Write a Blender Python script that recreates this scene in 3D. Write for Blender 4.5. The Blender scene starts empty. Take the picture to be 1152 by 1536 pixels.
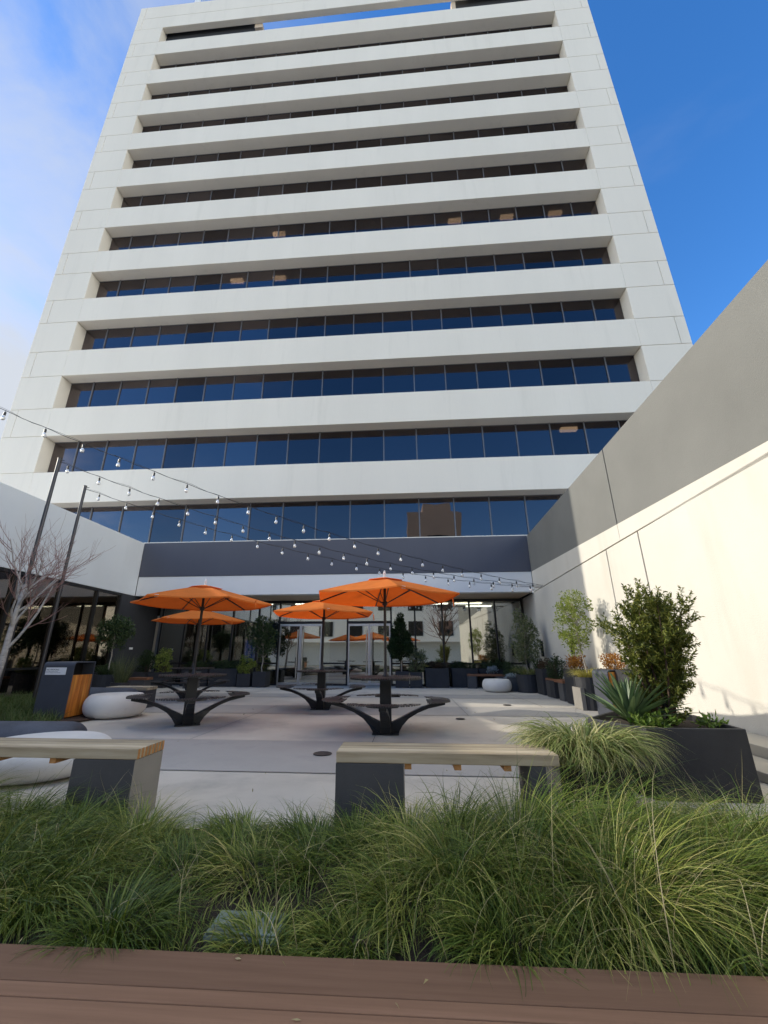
import bpy, bmesh, math, random
import numpy as np
from mathutils import Vector, Matrix
R = math.radians
PI = math.pi
random.seed(7)
RNG = np.random.default_rng(11)
scene = bpy.context.scene
C = scene.collection

# ------------------------------------------------------------------ helpers
class MB:
    """collects plain geometry for ONE mesh object"""
    def __init__(s): s.v = []; s.f = []; s.m = []; s.cur = 0
    def add(s, vs, fs):
        o = len(s.v); s.v += [tuple(p) for p in vs]
        s.f += [tuple(i + o for i in f) for f in fs]; s.m += [s.cur] * len(fs)
    def box(s, x0, x1, y0, y1, z0, z1, M=None):
        vs = [(x0,y0,z0),(x1,y0,z0),(x1,y1,z0),(x0,y1,z0),(x0,y0,z1),(x1,y0,z1),(x1,y1,z1),(x0,y1,z1)]
        if M is not None: vs = [tuple(M @ Vector(p)) for p in vs]
        s.add(vs, [(0,3,2,1),(4,5,6,7),(0,1,5,4),(1,2,6,5),(2,3,7,6),(3,0,4,7)])
    def prism(s, pts, axis, a, b):
        """polygon pts (2-D) extruded between a and b along axis ('x','y','z')"""
        def P(p, h):
            return {'z': (p[0],p[1],h), 'y': (p[0],h,p[1]), 'x': (h,p[0],p[1])}[axis]
        n = len(pts)
        s.add([P(p,a) for p in pts] + [P(p,b) for p in pts],
              [tuple(range(n))[::-1], tuple(range(n,2*n))] + [(i,(i+1)%n,n+(i+1)%n,n+i) for i in range(n)])
    def tube(s, pts, rad, n=8, caps=True):
        pts = [Vector(p) for p in pts]
        if not isinstance(rad, (list,tuple)): rad = [rad]*len(pts)
        vs = []; fs = []
        t0 = (pts[1]-pts[0]).normalized()
        up = Vector((0,0,1)) if abs(t0.z) < .9 else Vector((1,0,0))
        a = t0.cross(up).normalized()
        for i,p in enumerate(pts):
            t = (pts[min(i+1,len(pts)-1)] - pts[max(i-1,0)])
            t = t.normalized() if t.length > 1e-9 else t0
            a = (a - t*a.dot(t)); a = a.normalized() if a.length > 1e-6 else t.orthogonal().normalized()
            b = t.cross(a)
            for k in range(n):
                g = 2*PI*k/n; vs.append(tuple(p + (a*math.cos(g)+b*math.sin(g))*rad[i]))
        for i in range(len(pts)-1):
            for k in range(n):
                k2 = (k+1)%n; fs.append((i*n+k, i*n+k2, (i+1)*n+k2, (i+1)*n+k))
        if caps:
            fs.append(tuple(range(n))[::-1]); fs.append(tuple((len(pts)-1)*n+k for k in range(n)))
        s.add(vs, fs)
    def lathe(s, prof, n=32, c=(0,0,0)):
        vs = []; fs = []
        for r,z in prof:
            for k in range(n):
                g = 2*PI*k/n; vs.append((c[0]+r*math.cos(g), c[1]+r*math.sin(g), c[2]+z))
        for i in range(len(prof)-1):
            for k in range(n):
                k2=(k+1)%n; fs.append((i*n+k,i*n+k2,(i+1)*n+k2,(i+1)*n+k))
        fs.append(tuple(range(n))[::-1]); fs.append(tuple((len(prof)-1)*n+k for k in range(n)))
        s.add(vs, fs)
    def arrays(s, V, Fq):
        o = len(s.v); s.v += [tuple(p) for p in V.tolist()]; s.f += [tuple(i+o for i in f) for f in Fq.tolist()]; s.m += [s.cur]*len(Fq)

def link_mesh(name, verts, faces, mats, parent=None, smooth=False, midx=None):
    me = bpy.data.meshes.new(name)
    me.from_pydata(verts, [], faces)
    for m in (mats if isinstance(mats, (list,tuple)) else [mats]): me.materials.append(m)
    if midx is not None and max(midx, default=0) > 0: me.polygons.foreach_set('material_index', midx)
    if smooth: me.polygons.foreach_set('use_smooth', [True]*len(me.polygons))
    me.update()
    o = bpy.data.objects.new(name, me); C.objects.link(o)
    if parent is not None: o.parent = parent
    return o

def obj(name, mb, mats, parent=None, smooth=False, bevel=0.0, world=False):
    v = mb.v
    if world and parent is not None:
        L = Vector((0,0,0)); p = parent
        while p is not None: L += p.location; p = p.parent
        v = [(a-L.x, b-L.y, c-L.z) for a,b,c in v]
    o = link_mesh(name, v, mb.f, mats, parent, smooth, mb.m)
    if smooth:
        try: o.data.set_sharp_from_angle(angle=R(40))
        except Exception: pass
    if bevel:
        b = o.modifiers.new('bevel','BEVEL'); b.width = bevel; b.segments = 2; b.limit_method='ANGLE'; b.angle_limit=R(40)
    return o

def np_obj(name, V, Fq, mat, parent=None, smooth=False):
    """big meshes from numpy (all faces have the same corner count)"""
    me = bpy.data.meshes.new(name)
    k = Fq.shape[1]
    me.vertices.add(len(V)); me.vertices.foreach_set('co', V.astype(np.float32).ravel())
    me.loops.add(Fq.size); me.loops.foreach_set('vertex_index', Fq.astype(np.int32).ravel())
    me.polygons.add(len(Fq)); me.polygons.foreach_set('loop_start', np.arange(0, Fq.size, k, dtype=np.int32))
    me.polygons.foreach_set('use_smooth', np.full(len(Fq), smooth))
    me.materials.append(mat); me.update(calc_edges=True); me.validate()
    o = bpy.data.objects.new(name, me); C.objects.link(o)
    if parent is not None: o.parent = parent
    return o

def tag(o, label, cat, group=None, kind=None):
    if label: o['label'] = label
    if cat: o['category'] = cat
    if group: o['group'] = group
    if kind: o['kind'] = kind
    return o
def thing(name, label, cat, loc=(0,0,0), rotz=0.0, group=None):
    o = bpy.data.objects.new(name, None); C.objects.link(o); o.empty_display_size = .2
    o.location = loc; o.rotation_euler = (0,0,rotz)
    return tag(o, label, cat, group)
def struct(o): o['kind'] = 'structure'; return o
def dup(root, loc, rotz, label):
    r = root.copy(); C.objects.link(r); r.location = loc; r.rotation_euler = (0,0,rotz); r['label'] = label
    for ch in list(root.children):
        c = ch.copy(); C.objects.link(c); c.parent = r
        for g in list(ch.children):
            d = g.copy(); C.objects.link(d); d.parent = c
    return r

# ------------------------------------------------------------------ materials
def new_mat(name):
    m = bpy.data.materials.new(name); m.use_nodes = True
    nt = m.node_tree; b = nt.nodes['Principled BSDF']
    return m, nt, b
def N(nt, kind, **kw):
    n = nt.nodes.new(kind)
    for k,v in kw.items():
        if k in n.inputs.keys(): n.inputs[k].default_value = v
        else: setattr(n, k, v)
    return n
def noise(nt, coord, scale, detail=4, rough=.55):
    t = N(nt,'ShaderNodeTexNoise'); t.inputs['Scale'].default_value = scale
    t.inputs['Detail'].default_value = detail; t.inputs['Roughness'].default_value = rough
    nt.links.new(coord, t.inputs['Vector']); return t.outputs['Fac']
def ramp(nt, fac, stops):
    r = N(nt,'ShaderNodeValToRGB'); e = r.color_ramp.elements
    while len(e) < len(stops): e.new(.5)
    for i,(p,c) in enumerate(stops): e[i].position = p; e[i].color = (*c,1) if len(c)==3 else c
    nt.links.new(fac, r.inputs['Fac']); return r.outputs['Color']
def mixc(nt, fac, a, b, mode='MIX'):
    n = N(nt,'ShaderNodeMix', data_type='RGBA', blend_type=mode)
    for s,val in ((0,fac),(6,a),(7,b)):
        if hasattr(val,'default_value') or hasattr(val,'is_linked'): nt.links.new(val, n.inputs[s])
        elif isinstance(val,(int,float)): n.inputs[s].default_value = val
        else: n.inputs[s].default_value = (*val,1)
    return n.outputs[2]
def coords(nt, scale=(1,1,1), which='Object'):
    tc = N(nt,'ShaderNodeTexCoord'); mp = N(nt,'ShaderNodeMapping'); mp.inputs['Scale'].default_value = scale
    nt.links.new(tc.outputs[which], mp.inputs['Vector']); return mp.outputs['Vector']
def bump(nt, b, h, strength=.2, dist=.01):
    n = N(nt,'ShaderNodeBump'); n.inputs['Strength'].default_value = strength; n.inputs['Distance'].default_value = dist
    nt.links.new(h, n.inputs['Height']); nt.links.new(n.outputs['Normal'], b.inputs['Normal'])
def surf(name, col, rough=.7, var=.08, scale=2.0, fine=60, bs=.15, bd=.004, stretch=(1,1,1), spec=.4, metal=0.0, stain=None):
    m, nt, b = new_mat(name)
    co = coords(nt, stretch)
    n1 = noise(nt, co, scale, 6, .6); n2 = noise(nt, co, fine, 3, .6)
    lo = tuple(max(0,c*(1-var)) for c in col); hi = tuple(min(1,c*(1+var)) for c in col)
    c1 = ramp(nt, n1, [(.3,lo),(.7,hi)])
    c2 = ramp(nt, n2, [(.25,(1-var*.8,)*3),(.75,(1,)*3)])
    cc = mixc(nt, 1.0, c1, c2, 'MULTIPLY')
    if stain:
        co2 = coords(nt, stain[1]); n3 = noise(nt, co2, stain[2], 5, .65)
        f = ramp(nt, n3, [(stain[3],(0,0,0)),(stain[4],(1,1,1))])
        cc = mixc(nt, f, cc, stain[0])
    nt.links.new(cc, b.inputs['Base Color'])
    b.inputs['Roughness'].default_value = rough; b.inputs['Metallic'].default_value = metal
    b.inputs['Specular IOR Level'].default_value = spec
    if bs: bump(nt, b, n2, bs, bd)
    return m
def leafmat(name, cols, rough=.5, trans=.35):
    """per-leaf colour picked by Random Per Island; thin leaf lets light through"""
    m, nt, b = new_mat(name)
    g = N(nt,'ShaderNodeNewGeometry')
    cc = ramp(nt, g.outputs['Random Per Island'], [(i/(len(cols)-1), c) for i,c in enumerate(cols)])
    nt.links.new(cc, b.inputs['Base Color']); b.inputs['Roughness'].default_value = rough
    b.inputs['Specular IOR Level'].default_value = .3
    t = N(nt,'ShaderNodeBsdfTranslucent'); nt.links.new(cc, t.inputs['Color'])
    mx = N(nt,'ShaderNodeMixShader'); mx.inputs[0].default_value = trans
    nt.links.new(b.outputs[0], mx.inputs[1]); nt.links.new(t.outputs[0], mx.inputs[2])
    nt.links.new(mx.outputs[0], nt.nodes['Material Output'].inputs['Surface'])
    return m
def glassmat(name, tint, refl, trans_col, facing=.55, wob=.004, wscale=.6, pane=(1,1)):
    """coated window glass: mirror part over a tinted see-through part"""
    m, nt, b = new_mat(name); nt.nodes.remove(b)
    g = N(nt,'ShaderNodeNewGeometry')
    tr = N(nt,'ShaderNodeBsdfTransparent'); gl = N(nt,'ShaderNodeBsdfGlossy'); gl.inputs['Roughness'].default_value = .015
    gl.inputs['Color'].default_value = (*tint,1)
    tc = ramp(nt, g.outputs['Random Per Island'], [(0,tuple(c*.55 for c in trans_col)),(1,trans_col)])
    nt.links.new(tc, tr.inputs['Color'])
    lw = N(nt,'ShaderNodeLayerWeight'); lw.inputs['Blend'].default_value = facing
    rnd = N(nt,'ShaderNodeMapRange'); rnd.inputs['To Min'].default_value = refl*pane[0]; rnd.inputs['To Max'].default_value = refl*pane[1]
    nt.links.new(g.outputs['Random Per Island'], rnd.inputs['Value'])
    mr = N(nt,'ShaderNodeMapRange'); mr.inputs['To Max'].default_value = min(1,refl+.45)
    nt.links.new(rnd.outputs[0], mr.inputs['To Min'])
    nt.links.new(lw.outputs['Fresnel'], mr.inputs['Value'])
    co = coords(nt); n1 = noise(nt, co, wscale, 2, .4)
    bp = N(nt,'ShaderNodeBump'); bp.inputs['Strength'].default_value = 1; bp.inputs['Distance'].default_value = wob
    nt.links.new(n1, bp.inputs['Height']); nt.links.new(bp.outputs['Normal'], gl.inputs['Normal'])
    mx = N(nt,'ShaderNodeMixShader'); nt.links.new(mr.outputs[0], mx.inputs[0])
    nt.links.new(tr.outputs[0], mx.inputs[1]); nt.links.new(gl.outputs[0], mx.inputs[2])
    nt.links.new(mx.outputs[0], nt.nodes['Material Output'].inputs['Surface'])
    return m
def emit(name, col, st):
    m, nt, b = new_mat(name); b.inputs['Base Color'].default_value = (*col,1)
    b.inputs['Emission Color'].default_value = (*col,1); b.inputs['Emission Strength'].default_value = st
    return m
def woodmat(name, cols, stretch, rough=.6, scale=3):
    m, nt, b = new_mat(name)
    co = coords(nt, stretch); n1 = noise(nt, co, scale, 6, .65); n2 = noise(nt, co, scale*9, 3, .6)
    g = N(nt,'ShaderNodeNewGeometry')
    c = ramp(nt, n1, [(.25,cols[0]),(.5,cols[1]),(.75,cols[2])])
    v = ramp(nt, g.outputs['Random Per Island'], [(0,(.52,.50,.47)),(1,(1.1,1.1,1.1))])
    c = mixc(nt, 1.0, c, v, 'MULTIPLY')
    nt.links.new(c, b.inputs['Base Color']); b.inputs['Roughness'].default_value = rough
    bump(nt, b, n2, .25, .002)
    return m

M = {}
M['tower'] = surf('tower_concrete', (.735,.685,.595), .8, .035, .5, 30, .12, .004, (1,1,.12), stain=((.59,.55,.47),(1.1,1.1,.10),1.5,.56,1.0))
M['wing_tint'] = surf('shade_tint_stucco', (.62,.645,.665), .85, .04, .7, 80, .4, .006, stain=((.56,.585,.60),(1,1,.2),1.3,.55,.9))  # white stucco with the cool shade on this side put into its colour
M['joint'] = surf('joint_sealant', (.40,.38,.33), .9, .05)
M['white'] = surf('white_stucco', (.78,.765,.73), .85, .03, .7, 90, .25, .004, stain=((.74,.72,.685),(1,1,.25),1.2,.6,.85))
M['cream'] = surf('cream_stucco', (.585,.56,.505), .85, .045, .7, 70, .5, .008, stain=((.51,.48,.42),(1,1,.18),1.5,.52,.85))
M['paintgrey'] = surf('grey_stucco', (.168,.170,.162), .85, .09, .6, 70, .5, .008)
M['band'] = surf('slate_stucco', (.092,.096,.118), .8, .05, .7, 60, .2, .004, (1,1,.3))
M['charcoal'] = surf('charcoal_panel', (.035,.036,.042), .6, .12, 1.5, 60, .15)
M['soffit'] = surf('soffit_board', (.60,.48,.36), .8, .05, 1, 40, .1)
M['conc_light'] = surf('light_paving', (.56,.515,.44), .85, .16, .5, 110, .2, .003, stain=((.32,.30,.265),(1,1,1),.9,.52,.80))
M['conc_dark'] = surf('grey_paving', (.385,.365,.335), .85, .14, .55, 110, .2, .003, stain=((.24,.235,.23),(1,1,1),1.1,.55,.8))
M['conc_kerb'] = surf('kerb_concrete', (.40,.37,.31), .85, .08, 1, 80, .2, .003)
M['sawcut'] = surf('saw_cut', (.14,.135,.13), .9, .1)
M['ground'] = surf('ground_concrete', (.25,.24,.22), .9, .1, .4, 50, .2)
M['soil'] = surf('dark_soil', (.035,.025,.018), .95, .35, 6, 50, .6, .02)
M['mulch'] = surf('brown_mulch', (.07,.04,.025), .95, .4, 12, 60, .8, .02)
M['metal_black'] = surf('black_powder_coat', (.010,.010,.011), .42, .15, 3, 200, .08, .001, spec=.5)
M['pole'] = surf('pole_metal', (.060,.058,.060), .36, .1, 3, 90, 0, metal=.55)
M['perf'] = surf('dark_perforated_steel', (.040,.036,.032), .5, .2, 4, 140, .1, .001)
M['frame'] = surf('dark_frame', (.012,.012,.013), .4, .1, 2, 80, 0)
M['mullion'] = surf('grey_mullion', (.15,.15,.16), .4, .1, 2, 80, 0, metal=.3)
M['steel'] = surf('brushed_steel', (.6,.6,.6), .3, .08, 3, 60, 0, metal=.8)
M['planter'] = surf('charcoal_planter', (.032,.033,.037), .7, .18, 3, 140, .25, .003)
M['planter_grey'] = surf('grey_planter', (.085,.084,.085), .75, .15, 3, 140, .25, .003)
M['block_dark'] = surf('dark_cement_block', (.062,.062,.065), .8, .15, 3, 140, .25, .003)
M['block_lit'] = surf('lit_block_face', (.235,.22,.195), .85, .10, 2.5, 140, .25, .003)  # block cement with the light on that face put into the colour
M['pebble'] = surf('white_cast_stone', (.66,.64,.60), .85, .06, 3, 160, .3, .003, stain=((.50,.48,.44),(1,1,2),2.2,.6,.85))
M['bolster'] = surf('slate_cast_stone', (.07,.078,.10), .7, .25, 3, 50, .2, .003)
M['bin'] = surf('bin_powder_coat', (.052,.058,.074), .5, .10, 3, 160, .1, .001)
M['binin'] = surf('bin_inside', (.008,.008,.009), .8, .1)
M['paper'] = surf('white_plate', (.75,.75,.75), .5, .03, 5, 50, 0)
M['ink'] = surf('black_ink', (.03,.03,.03), .6, .03, 5, 50, 0)
M['greyink'] = surf('grey_ink', (.30,.30,.31), .6, .03, 5, 50, 0)
M['orange_wood'] = woodmat('oiled_hardwood', [(.26,.07,.012),(.62,.21,.028),(.86,.40,.07)], (6,6,.5), .5, 2.2)
M['bench_wood'] = woodmat('weathered_slats', [(.30,.23,.14),(.50,.415,.285),(.62,.54,.40)], (.5,7,7), .75, 3)
M['bench_end'] = surf('cut_slat_end', (.42,.20,.065), .7, .25, 8, 60, .2, .002)
M['red_wood'] = woodmat('brown_slats', [(.20,.085,.04),(.30,.13,.06),(.38,.18,.09)], (1,5,5), .6, 3)
M['deck'] = woodmat('brown_composite', [(.175,.094,.056),(.212,.117,.071),(.255,.145,.092)], (.5,14,14), .85, 2.6)
def canvasmat():
    m = surf('orange_canvas', (.78,.215,.038), .85, .10, 3.5, 9, .55, .012, spec=.2)
    nt = m.node_tree; b = nt.nodes['Principled BSDF']
    t = N(nt,'ShaderNodeBsdfTranslucent'); t.inputs['Color'].default_value = (.80,.105,.008,1)
    mx = N(nt,'ShaderNodeMixShader'); mx.inputs[0].default_value = .30
    nt.links.new(b.outputs[0], mx.inputs[1]); nt.links.new(t.outputs[0], mx.inputs[2])
    nt.links.new(mx.outputs[0], nt.nodes['Material Output'].inputs['Surface'])
    return m
M['canvas'] = canvasmat()
M['bark'] = surf('pale_bark', (.42,.39,.36), .85, .25, 6, 40, .4, .005, (1,1,3), stain=((.06,.05,.045),(3,3,14),2.5,.60,.68))
M['twig'] = surf('reddish_twig', (.25,.145,.125), .85, .2, 6, 40, .2)
M['stem'] = surf('tree_stem', (.36,.32,.27), .85, .2, 8, 60, .3)
M['darkstem'] = surf('brown_stem', (.08,.05,.035), .9, .25, 8, 60, .4)
M['lid'] = surf('green_grey_lid', (.22,.27,.235), .75, .12, 5, 90, .2, .002)
M['iron'] = surf('cast_iron_cover', (.05,.045,.042), .6, .2, 8, 90, .3, .003)
M['tglass'] = glassmat('tower_glass', (.54,.48,.50), .22, (.30,.285,.29), .28, .008, .5, (.62,1.35))
M['lglass'] = glassmat('lobby_glass', (.92,.93,.90), .36, (.62,.66,.62), .30, .002, .5)
M['wglass'] = glassmat('wing_glass', (.80,.70,.60), .22, (.34,.29,.24), .30, .002, .5)
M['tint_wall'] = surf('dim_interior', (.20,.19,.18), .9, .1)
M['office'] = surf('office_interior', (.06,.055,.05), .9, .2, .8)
M['inwhite'] = surf('interior_white', (.62,.64,.60), .8, .04)
M['infloor'] = surf('interior_floor', (.16,.15,.14), .5, .1)
M['lamp'] = emit('office_lamp', (1,.74,.42), 5.5)
M['lamp_w'] = emit('lobby_lamp', (1,.97,.9), 9)
M['screen'] = emit('blue_screen', (.03,.07,.32), .5)
M['banner'] = surf('blue_banner', (.05,.16,.62), .7, .2, 3)
def bulbmat():
    m, nt, b = new_mat('clear_bulb'); b.inputs['Base Color'].default_value = (.93,.92,.88,1)
    b.inputs['Transmission Weight'].default_value = .55; b.inputs['Roughness'].default_value = .08
    return m
M['bulb'] = bulbmat()
G1 = [(.030,.060,.012),(.055,.095,.018),(.085,.130,.028),(.125,.165,.045),(.20,.20,.085),(.30,.27,.15)]
M['grass'] = leafmat('meadow_grass', [(.022,.047,.010),(.048,.090,.015),(.082,.135,.021),(.155,.205,.036),(.30,.32,.075),(.50,.43,.19)], .36, .26)
def tinted(m):
    """tussocks differ: some blue green, some yellow green"""
    nt = m.node_tree; r = next(n for n in nt.nodes if n.type=='VALTORGB'); g = next(n for n in nt.nodes if n.type=='NEW_GEOMETRY')
    a = N(nt,'ShaderNodeAttribute'); a.attribute_name = 'tint'
    f = N(nt,'ShaderNodeMath', operation='MULTIPLY'); nt.links.new(g.outputs['Random Per Island'], f.inputs[0]); f.inputs[1].default_value = .62
    f2 = N(nt,'ShaderNodeMath', operation='MULTIPLY_ADD'); nt.links.new(a.outputs['Fac'], f2.inputs[0]); f2.inputs[1].default_value = .38; nt.links.new(f.outputs[0], f2.inputs[2])
    nt.links.new(f2.outputs[0], r.inputs['Fac'])
tinted(M['grass'])
M['straw'] = leafmat('dry_grass', [(.20,.19,.085),(.34,.30,.16),(.50,.43,.27)], .6, .3)
M['lawn'] = leafmat('lawn_grass', [(.045,.085,.02),(.075,.12,.028),(.13,.14,.05)], .6, .3)
M['sedge'] = leafmat('variegated_sedge', [(.08,.125,.03),(.17,.22,.06),(.31,.33,.12),(.48,.44,.23)], .5, .35)
M['sedge_y'] = leafmat('yellow_sedge', [(.28,.28,.05),(.45,.40,.09),(.58,.50,.16)], .5, .35)
M['agave'] = leafmat('blue_green_sword', [(.06,.11,.05),(.10,.16,.07),(.15,.21,.095)], .4, .1)
M['yew'] = leafmat('yew_leaf', [(.045,.065,.014),(.095,.125,.022),(.17,.195,.035),(.28,.275,.06)], .45, .3)
M['laurel'] = leafmat('laurel_leaf', [(.025,.050,.018),(.045,.075,.025),(.08,.11,.04)], .4, .25)
M['olive'] = leafmat('olive_leaf', [(.06,.09,.04),(.11,.14,.06),(.18,.20,.09),(.25,.27,.13)], .45, .35)
M['lime'] = leafmat('lime_leaf', [(.12,.17,.03),(.22,.28,.05),(.36,.40,.10)], .5, .4)
M['box'] = leafmat('box_leaf', [(.016,.032,.010),(.03,.055,.016),(.045,.075,.022)], .45, .25)
M['rust'] = leafmat('rust_leaf', [(.20,.07,.02),(.38,.17,.03),(.50,.27,.06)], .5, .35)
M['burg'] = leafmat('burgundy_leaf', [(.05,.025,.02),(.09,.05,.03),(.10,.09,.04)], .5, .3)
M['blueleaf'] = leafmat('blue_grey_leaf', [(.20,.26,.28),(.32,.38,.40),(.45,.50,.52)], .5, .2)
M['fresh'] = leafmat('fresh_leaf', [(.06,.12,.02),(.12,.20,.03),(.20,.28,.06)], .45, .35)

# ------------------------------------------------------------------ foliage builders (numpy)
def blades(root, az, L, th0, th1, w, segs=4, curl=1.0, rng=RNG):
    """ribbons that bend over: root (n,3), azimuth, length, start/end angle from vertical, width"""
    n = len(root); s = np.linspace(0,1,segs+1)
    th = th0[:,None] + (th1-th0)[:,None]*(s[None,:]**curl)
    ds = L[:,None]/segs
    thm = .5*(th[:,1:]+th[:,:-1])
    h = np.concatenate([np.zeros((n,1)), np.cumsum(np.sin(thm)*ds,1)],1)
    z = np.concatenate([np.zeros((n,1)), np.cumsum(np.cos(thm)*ds,1)],1)
    azs = az[:,None] + (rng.normal(0,.25,n))[:,None]*s[None,:]**2
    cx, sx = np.cos(azs), np.sin(azs)
    P = np.stack([root[:,0,None]+h*cx, root[:,1,None]+h*sx, root[:,2,None]+z],-1)
    sd = np.stack([-np.sin(az),np.cos(az),np.zeros(n)],-1)
    tw = rng.normal(0,.5,n); fw = np.stack([np.cos(az)*.0,np.sin(az)*.0,np.ones(n)],-1)
    sd = sd*np.cos(tw)[:,None] + fw*np.sin(tw)[:,None]*.6
    wid = (w[:,None]*np.clip(1-s[None,:]**2.2,.06,1)*.5)
    A = P - sd[:,None,:]*wid[...,None]; B = P + sd[:,None,:]*wid[...,None]
    V = np.stack([A,B],2).reshape(-1,3)
    base = (np.arange(n)*(segs+1)*2)[:,None] + (np.arange(segs)*2)[None,:]
    F = np.stack([base,base+1,base+3,base+2],-1).reshape(-1,4)
    return V, F
def leaves(P, D, L, W, rng=RNG, fold=.25):
    """diamond leaves at points P, pointing along D"""
    n = len(P); D = D/np.maximum(np.linalg.norm(D,axis=1,keepdims=True),1e-6)
    r = rng.normal(0,1,(n,3)); s = np.cross(D,r); s /= np.maximum(np.linalg.norm(s,axis=1,keepdims=True),1e-6)
    nn = np.cross(D,s)
    L = L[:,None]; W = W[:,None]
    a = P; b = P + D*L*.45 + s*W*.5 + nn*W*fold; c = P + D*L; d = P + D*L*.45 - s*W*.5 + nn*W*fold
    V = np.stack([a,b,c,d],1).reshape(-1,3); F = np.arange(4*n).reshape(-1,4)
    return V, F
def rand_dirs(n, rng=RNG, up=0.0):
    d = rng.normal(0,1,(n,3)); d /= np.linalg.norm(d,axis=1,keepdims=True); d[:,2] += up
    return d
def cat(parts):
    Vs, Fs, o = [], [], 0
    for V,F in parts: Vs.append(V); Fs.append(F+o); o += len(V)
    return np.concatenate(Vs), np.concatenate(Fs)
def leaf_ball(clumps, per, L, W, up=.2, rng=RNG, shell=.55):
    """leaves in many small clumps: clumps = [(centre, radius)]"""
    ps=[]; ds=[]
    for c,r in clumps:
        k = max(3,int(per*rng.uniform(.6,1.4)))
        d = rand_dirs(k,rng); rad = r*(rng.uniform(0,1,k)**(1-shell))[:,None]
        ps.append(np.array(c)[None,:]+d*rad*np.array([1,1,.85])); ds.append(d*.7+rand_dirs(k,rng)*.6+np.array([0,0,up]))
    P=np.concatenate(ps); D=np.concatenate(ds); n=len(P)
    return leaves(P,D,L*rng.uniform(.6,1.25,n),W*rng.uniform(.7,1.2,n),rng)
def crown_clumps(center, rad, n, rng, r=(.08,.16), shape=None):
    out=[]
    while len(out)<n:
        p = rng.uniform(-1,1,3)
        if np.linalg.norm(p)>1: continue
        if np.linalg.norm(p)<.35 and rng.uniform()<.6: continue
        q = p*np.array(rad)
        if shape is not None and not shape(p): continue
        out.append((np.array(center)+q, rng.uniform(*r)))
    return out

# ------------------------------------------------------------------ sky, sun, camera
SUN_EL, SUN_TR = R(24.0), (-.977, .212)     # the sun stands to the left, a little behind the tower's front
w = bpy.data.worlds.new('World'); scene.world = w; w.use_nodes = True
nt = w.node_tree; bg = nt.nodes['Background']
sky = N(nt,'ShaderNodeTexSky'); sky.sky_type = 'NISHITA'; sky.sun_disc = False
sky.sun_elevation = SUN_EL; sky.sun_rotation = math.atan2(SUN_TR[0], SUN_TR[1]); sky.air_density = 1.0; sky.dust_density = .3; sky.ozone_density = 2.5
tc = N(nt,'ShaderNodeTexCoord')
mp = N(nt,'ShaderNodeMapping'); mp.inputs['Scale'].default_value = (1.5,1.5,2.6); mp.inputs['Rotation'].default_value = (.3,.5,.4)
nt.links.new(tc.outputs['Generated'], mp.inputs['Vector'])
nz = N(nt,'ShaderNodeTexNoise'); nz.inputs['Scale'].default_value = 1.6; nz.inputs['Detail'].default_value = 9; nz.inputs['Roughness'].default_value = .58
nz.inputs['Distortion'].default_value = .35
nt.links.new(mp.outputs['Vector'], nz.inputs['Vector'])
def dot(v):
    n = N(nt,'ShaderNodeVectorMath', operation='DOT_PRODUCT'); nt.links.new(tc.outputs['Generated'], n.inputs[0]); n.inputs[1].default_value = v
    return n.outputs['Value']
def mrange(v, a, b, c=0, d=1):
    n = N(nt,'ShaderNodeMapRange'); n.interpolation_type='SMOOTHSTEP'
    for i,x in zip((1,2,3,4),(a,b,c,d)): n.inputs[i].default_value = x
    nt.links.new(v, n.inputs[0]); return n.outputs[0]
def math_(op, a, b):
    n = N(nt,'ShaderNodeMath', operation=op)
    for i,x in enumerate((a,b)):
        if isinstance(x,(int,float)): n.inputs[i].default_value = x
        else: nt.links.new(x, n.inputs[i])
    return n.outputs[0]
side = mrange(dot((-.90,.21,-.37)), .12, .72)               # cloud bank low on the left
fill_cloud = math_('MAXIMUM', mrange(dot((0,-.05,1)), .93, .99), mrange(dot((.86,-.48,.16)), .80, .94))                     # unseen bright clouds added overhead and at right rear as fill light
amount = math_('ADD', math_('MULTIPLY', nz.outputs['Fac'], .9), math_('MULTIPLY', math_('MAXIMUM', side, fill_cloud), .78))
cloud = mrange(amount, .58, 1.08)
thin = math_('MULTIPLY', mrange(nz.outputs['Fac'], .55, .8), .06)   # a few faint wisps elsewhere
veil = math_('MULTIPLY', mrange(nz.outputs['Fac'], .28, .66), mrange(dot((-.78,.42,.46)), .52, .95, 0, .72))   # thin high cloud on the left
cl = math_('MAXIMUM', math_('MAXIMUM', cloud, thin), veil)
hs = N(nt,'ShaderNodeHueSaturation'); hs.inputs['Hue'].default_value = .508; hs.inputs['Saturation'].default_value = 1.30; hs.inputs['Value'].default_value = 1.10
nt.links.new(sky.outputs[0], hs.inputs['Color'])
cb = math_('MAXIMUM', mrange(dot((-.91,-.37,.18)), .58, .86), fill_cloud)  # left rear cloud, out of view, brightened to add fill light
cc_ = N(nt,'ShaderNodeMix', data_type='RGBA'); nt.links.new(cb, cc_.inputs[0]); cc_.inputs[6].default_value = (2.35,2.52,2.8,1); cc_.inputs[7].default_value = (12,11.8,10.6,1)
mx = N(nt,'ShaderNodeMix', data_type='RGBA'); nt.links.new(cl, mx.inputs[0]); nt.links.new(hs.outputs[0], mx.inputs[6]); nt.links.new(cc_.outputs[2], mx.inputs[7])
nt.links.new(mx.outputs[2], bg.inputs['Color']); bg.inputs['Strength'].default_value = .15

sl = bpy.data.lights.new('sun','SUN'); sl.energy = 2.3; sl.angle = R(.53); sl.color = (1,.92,.78)
so = bpy.data.objects.new('sun', sl); C.objects.link(so)
ray = Vector((-SUN_TR[0]*math.cos(SUN_EL), -SUN_TR[1]*math.cos(SUN_EL), -math.sin(SUN_EL)))
so.rotation_euler = ray.to_track_quat('-Z','Y').to_euler(); so.location = (-30,10,30)

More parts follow.
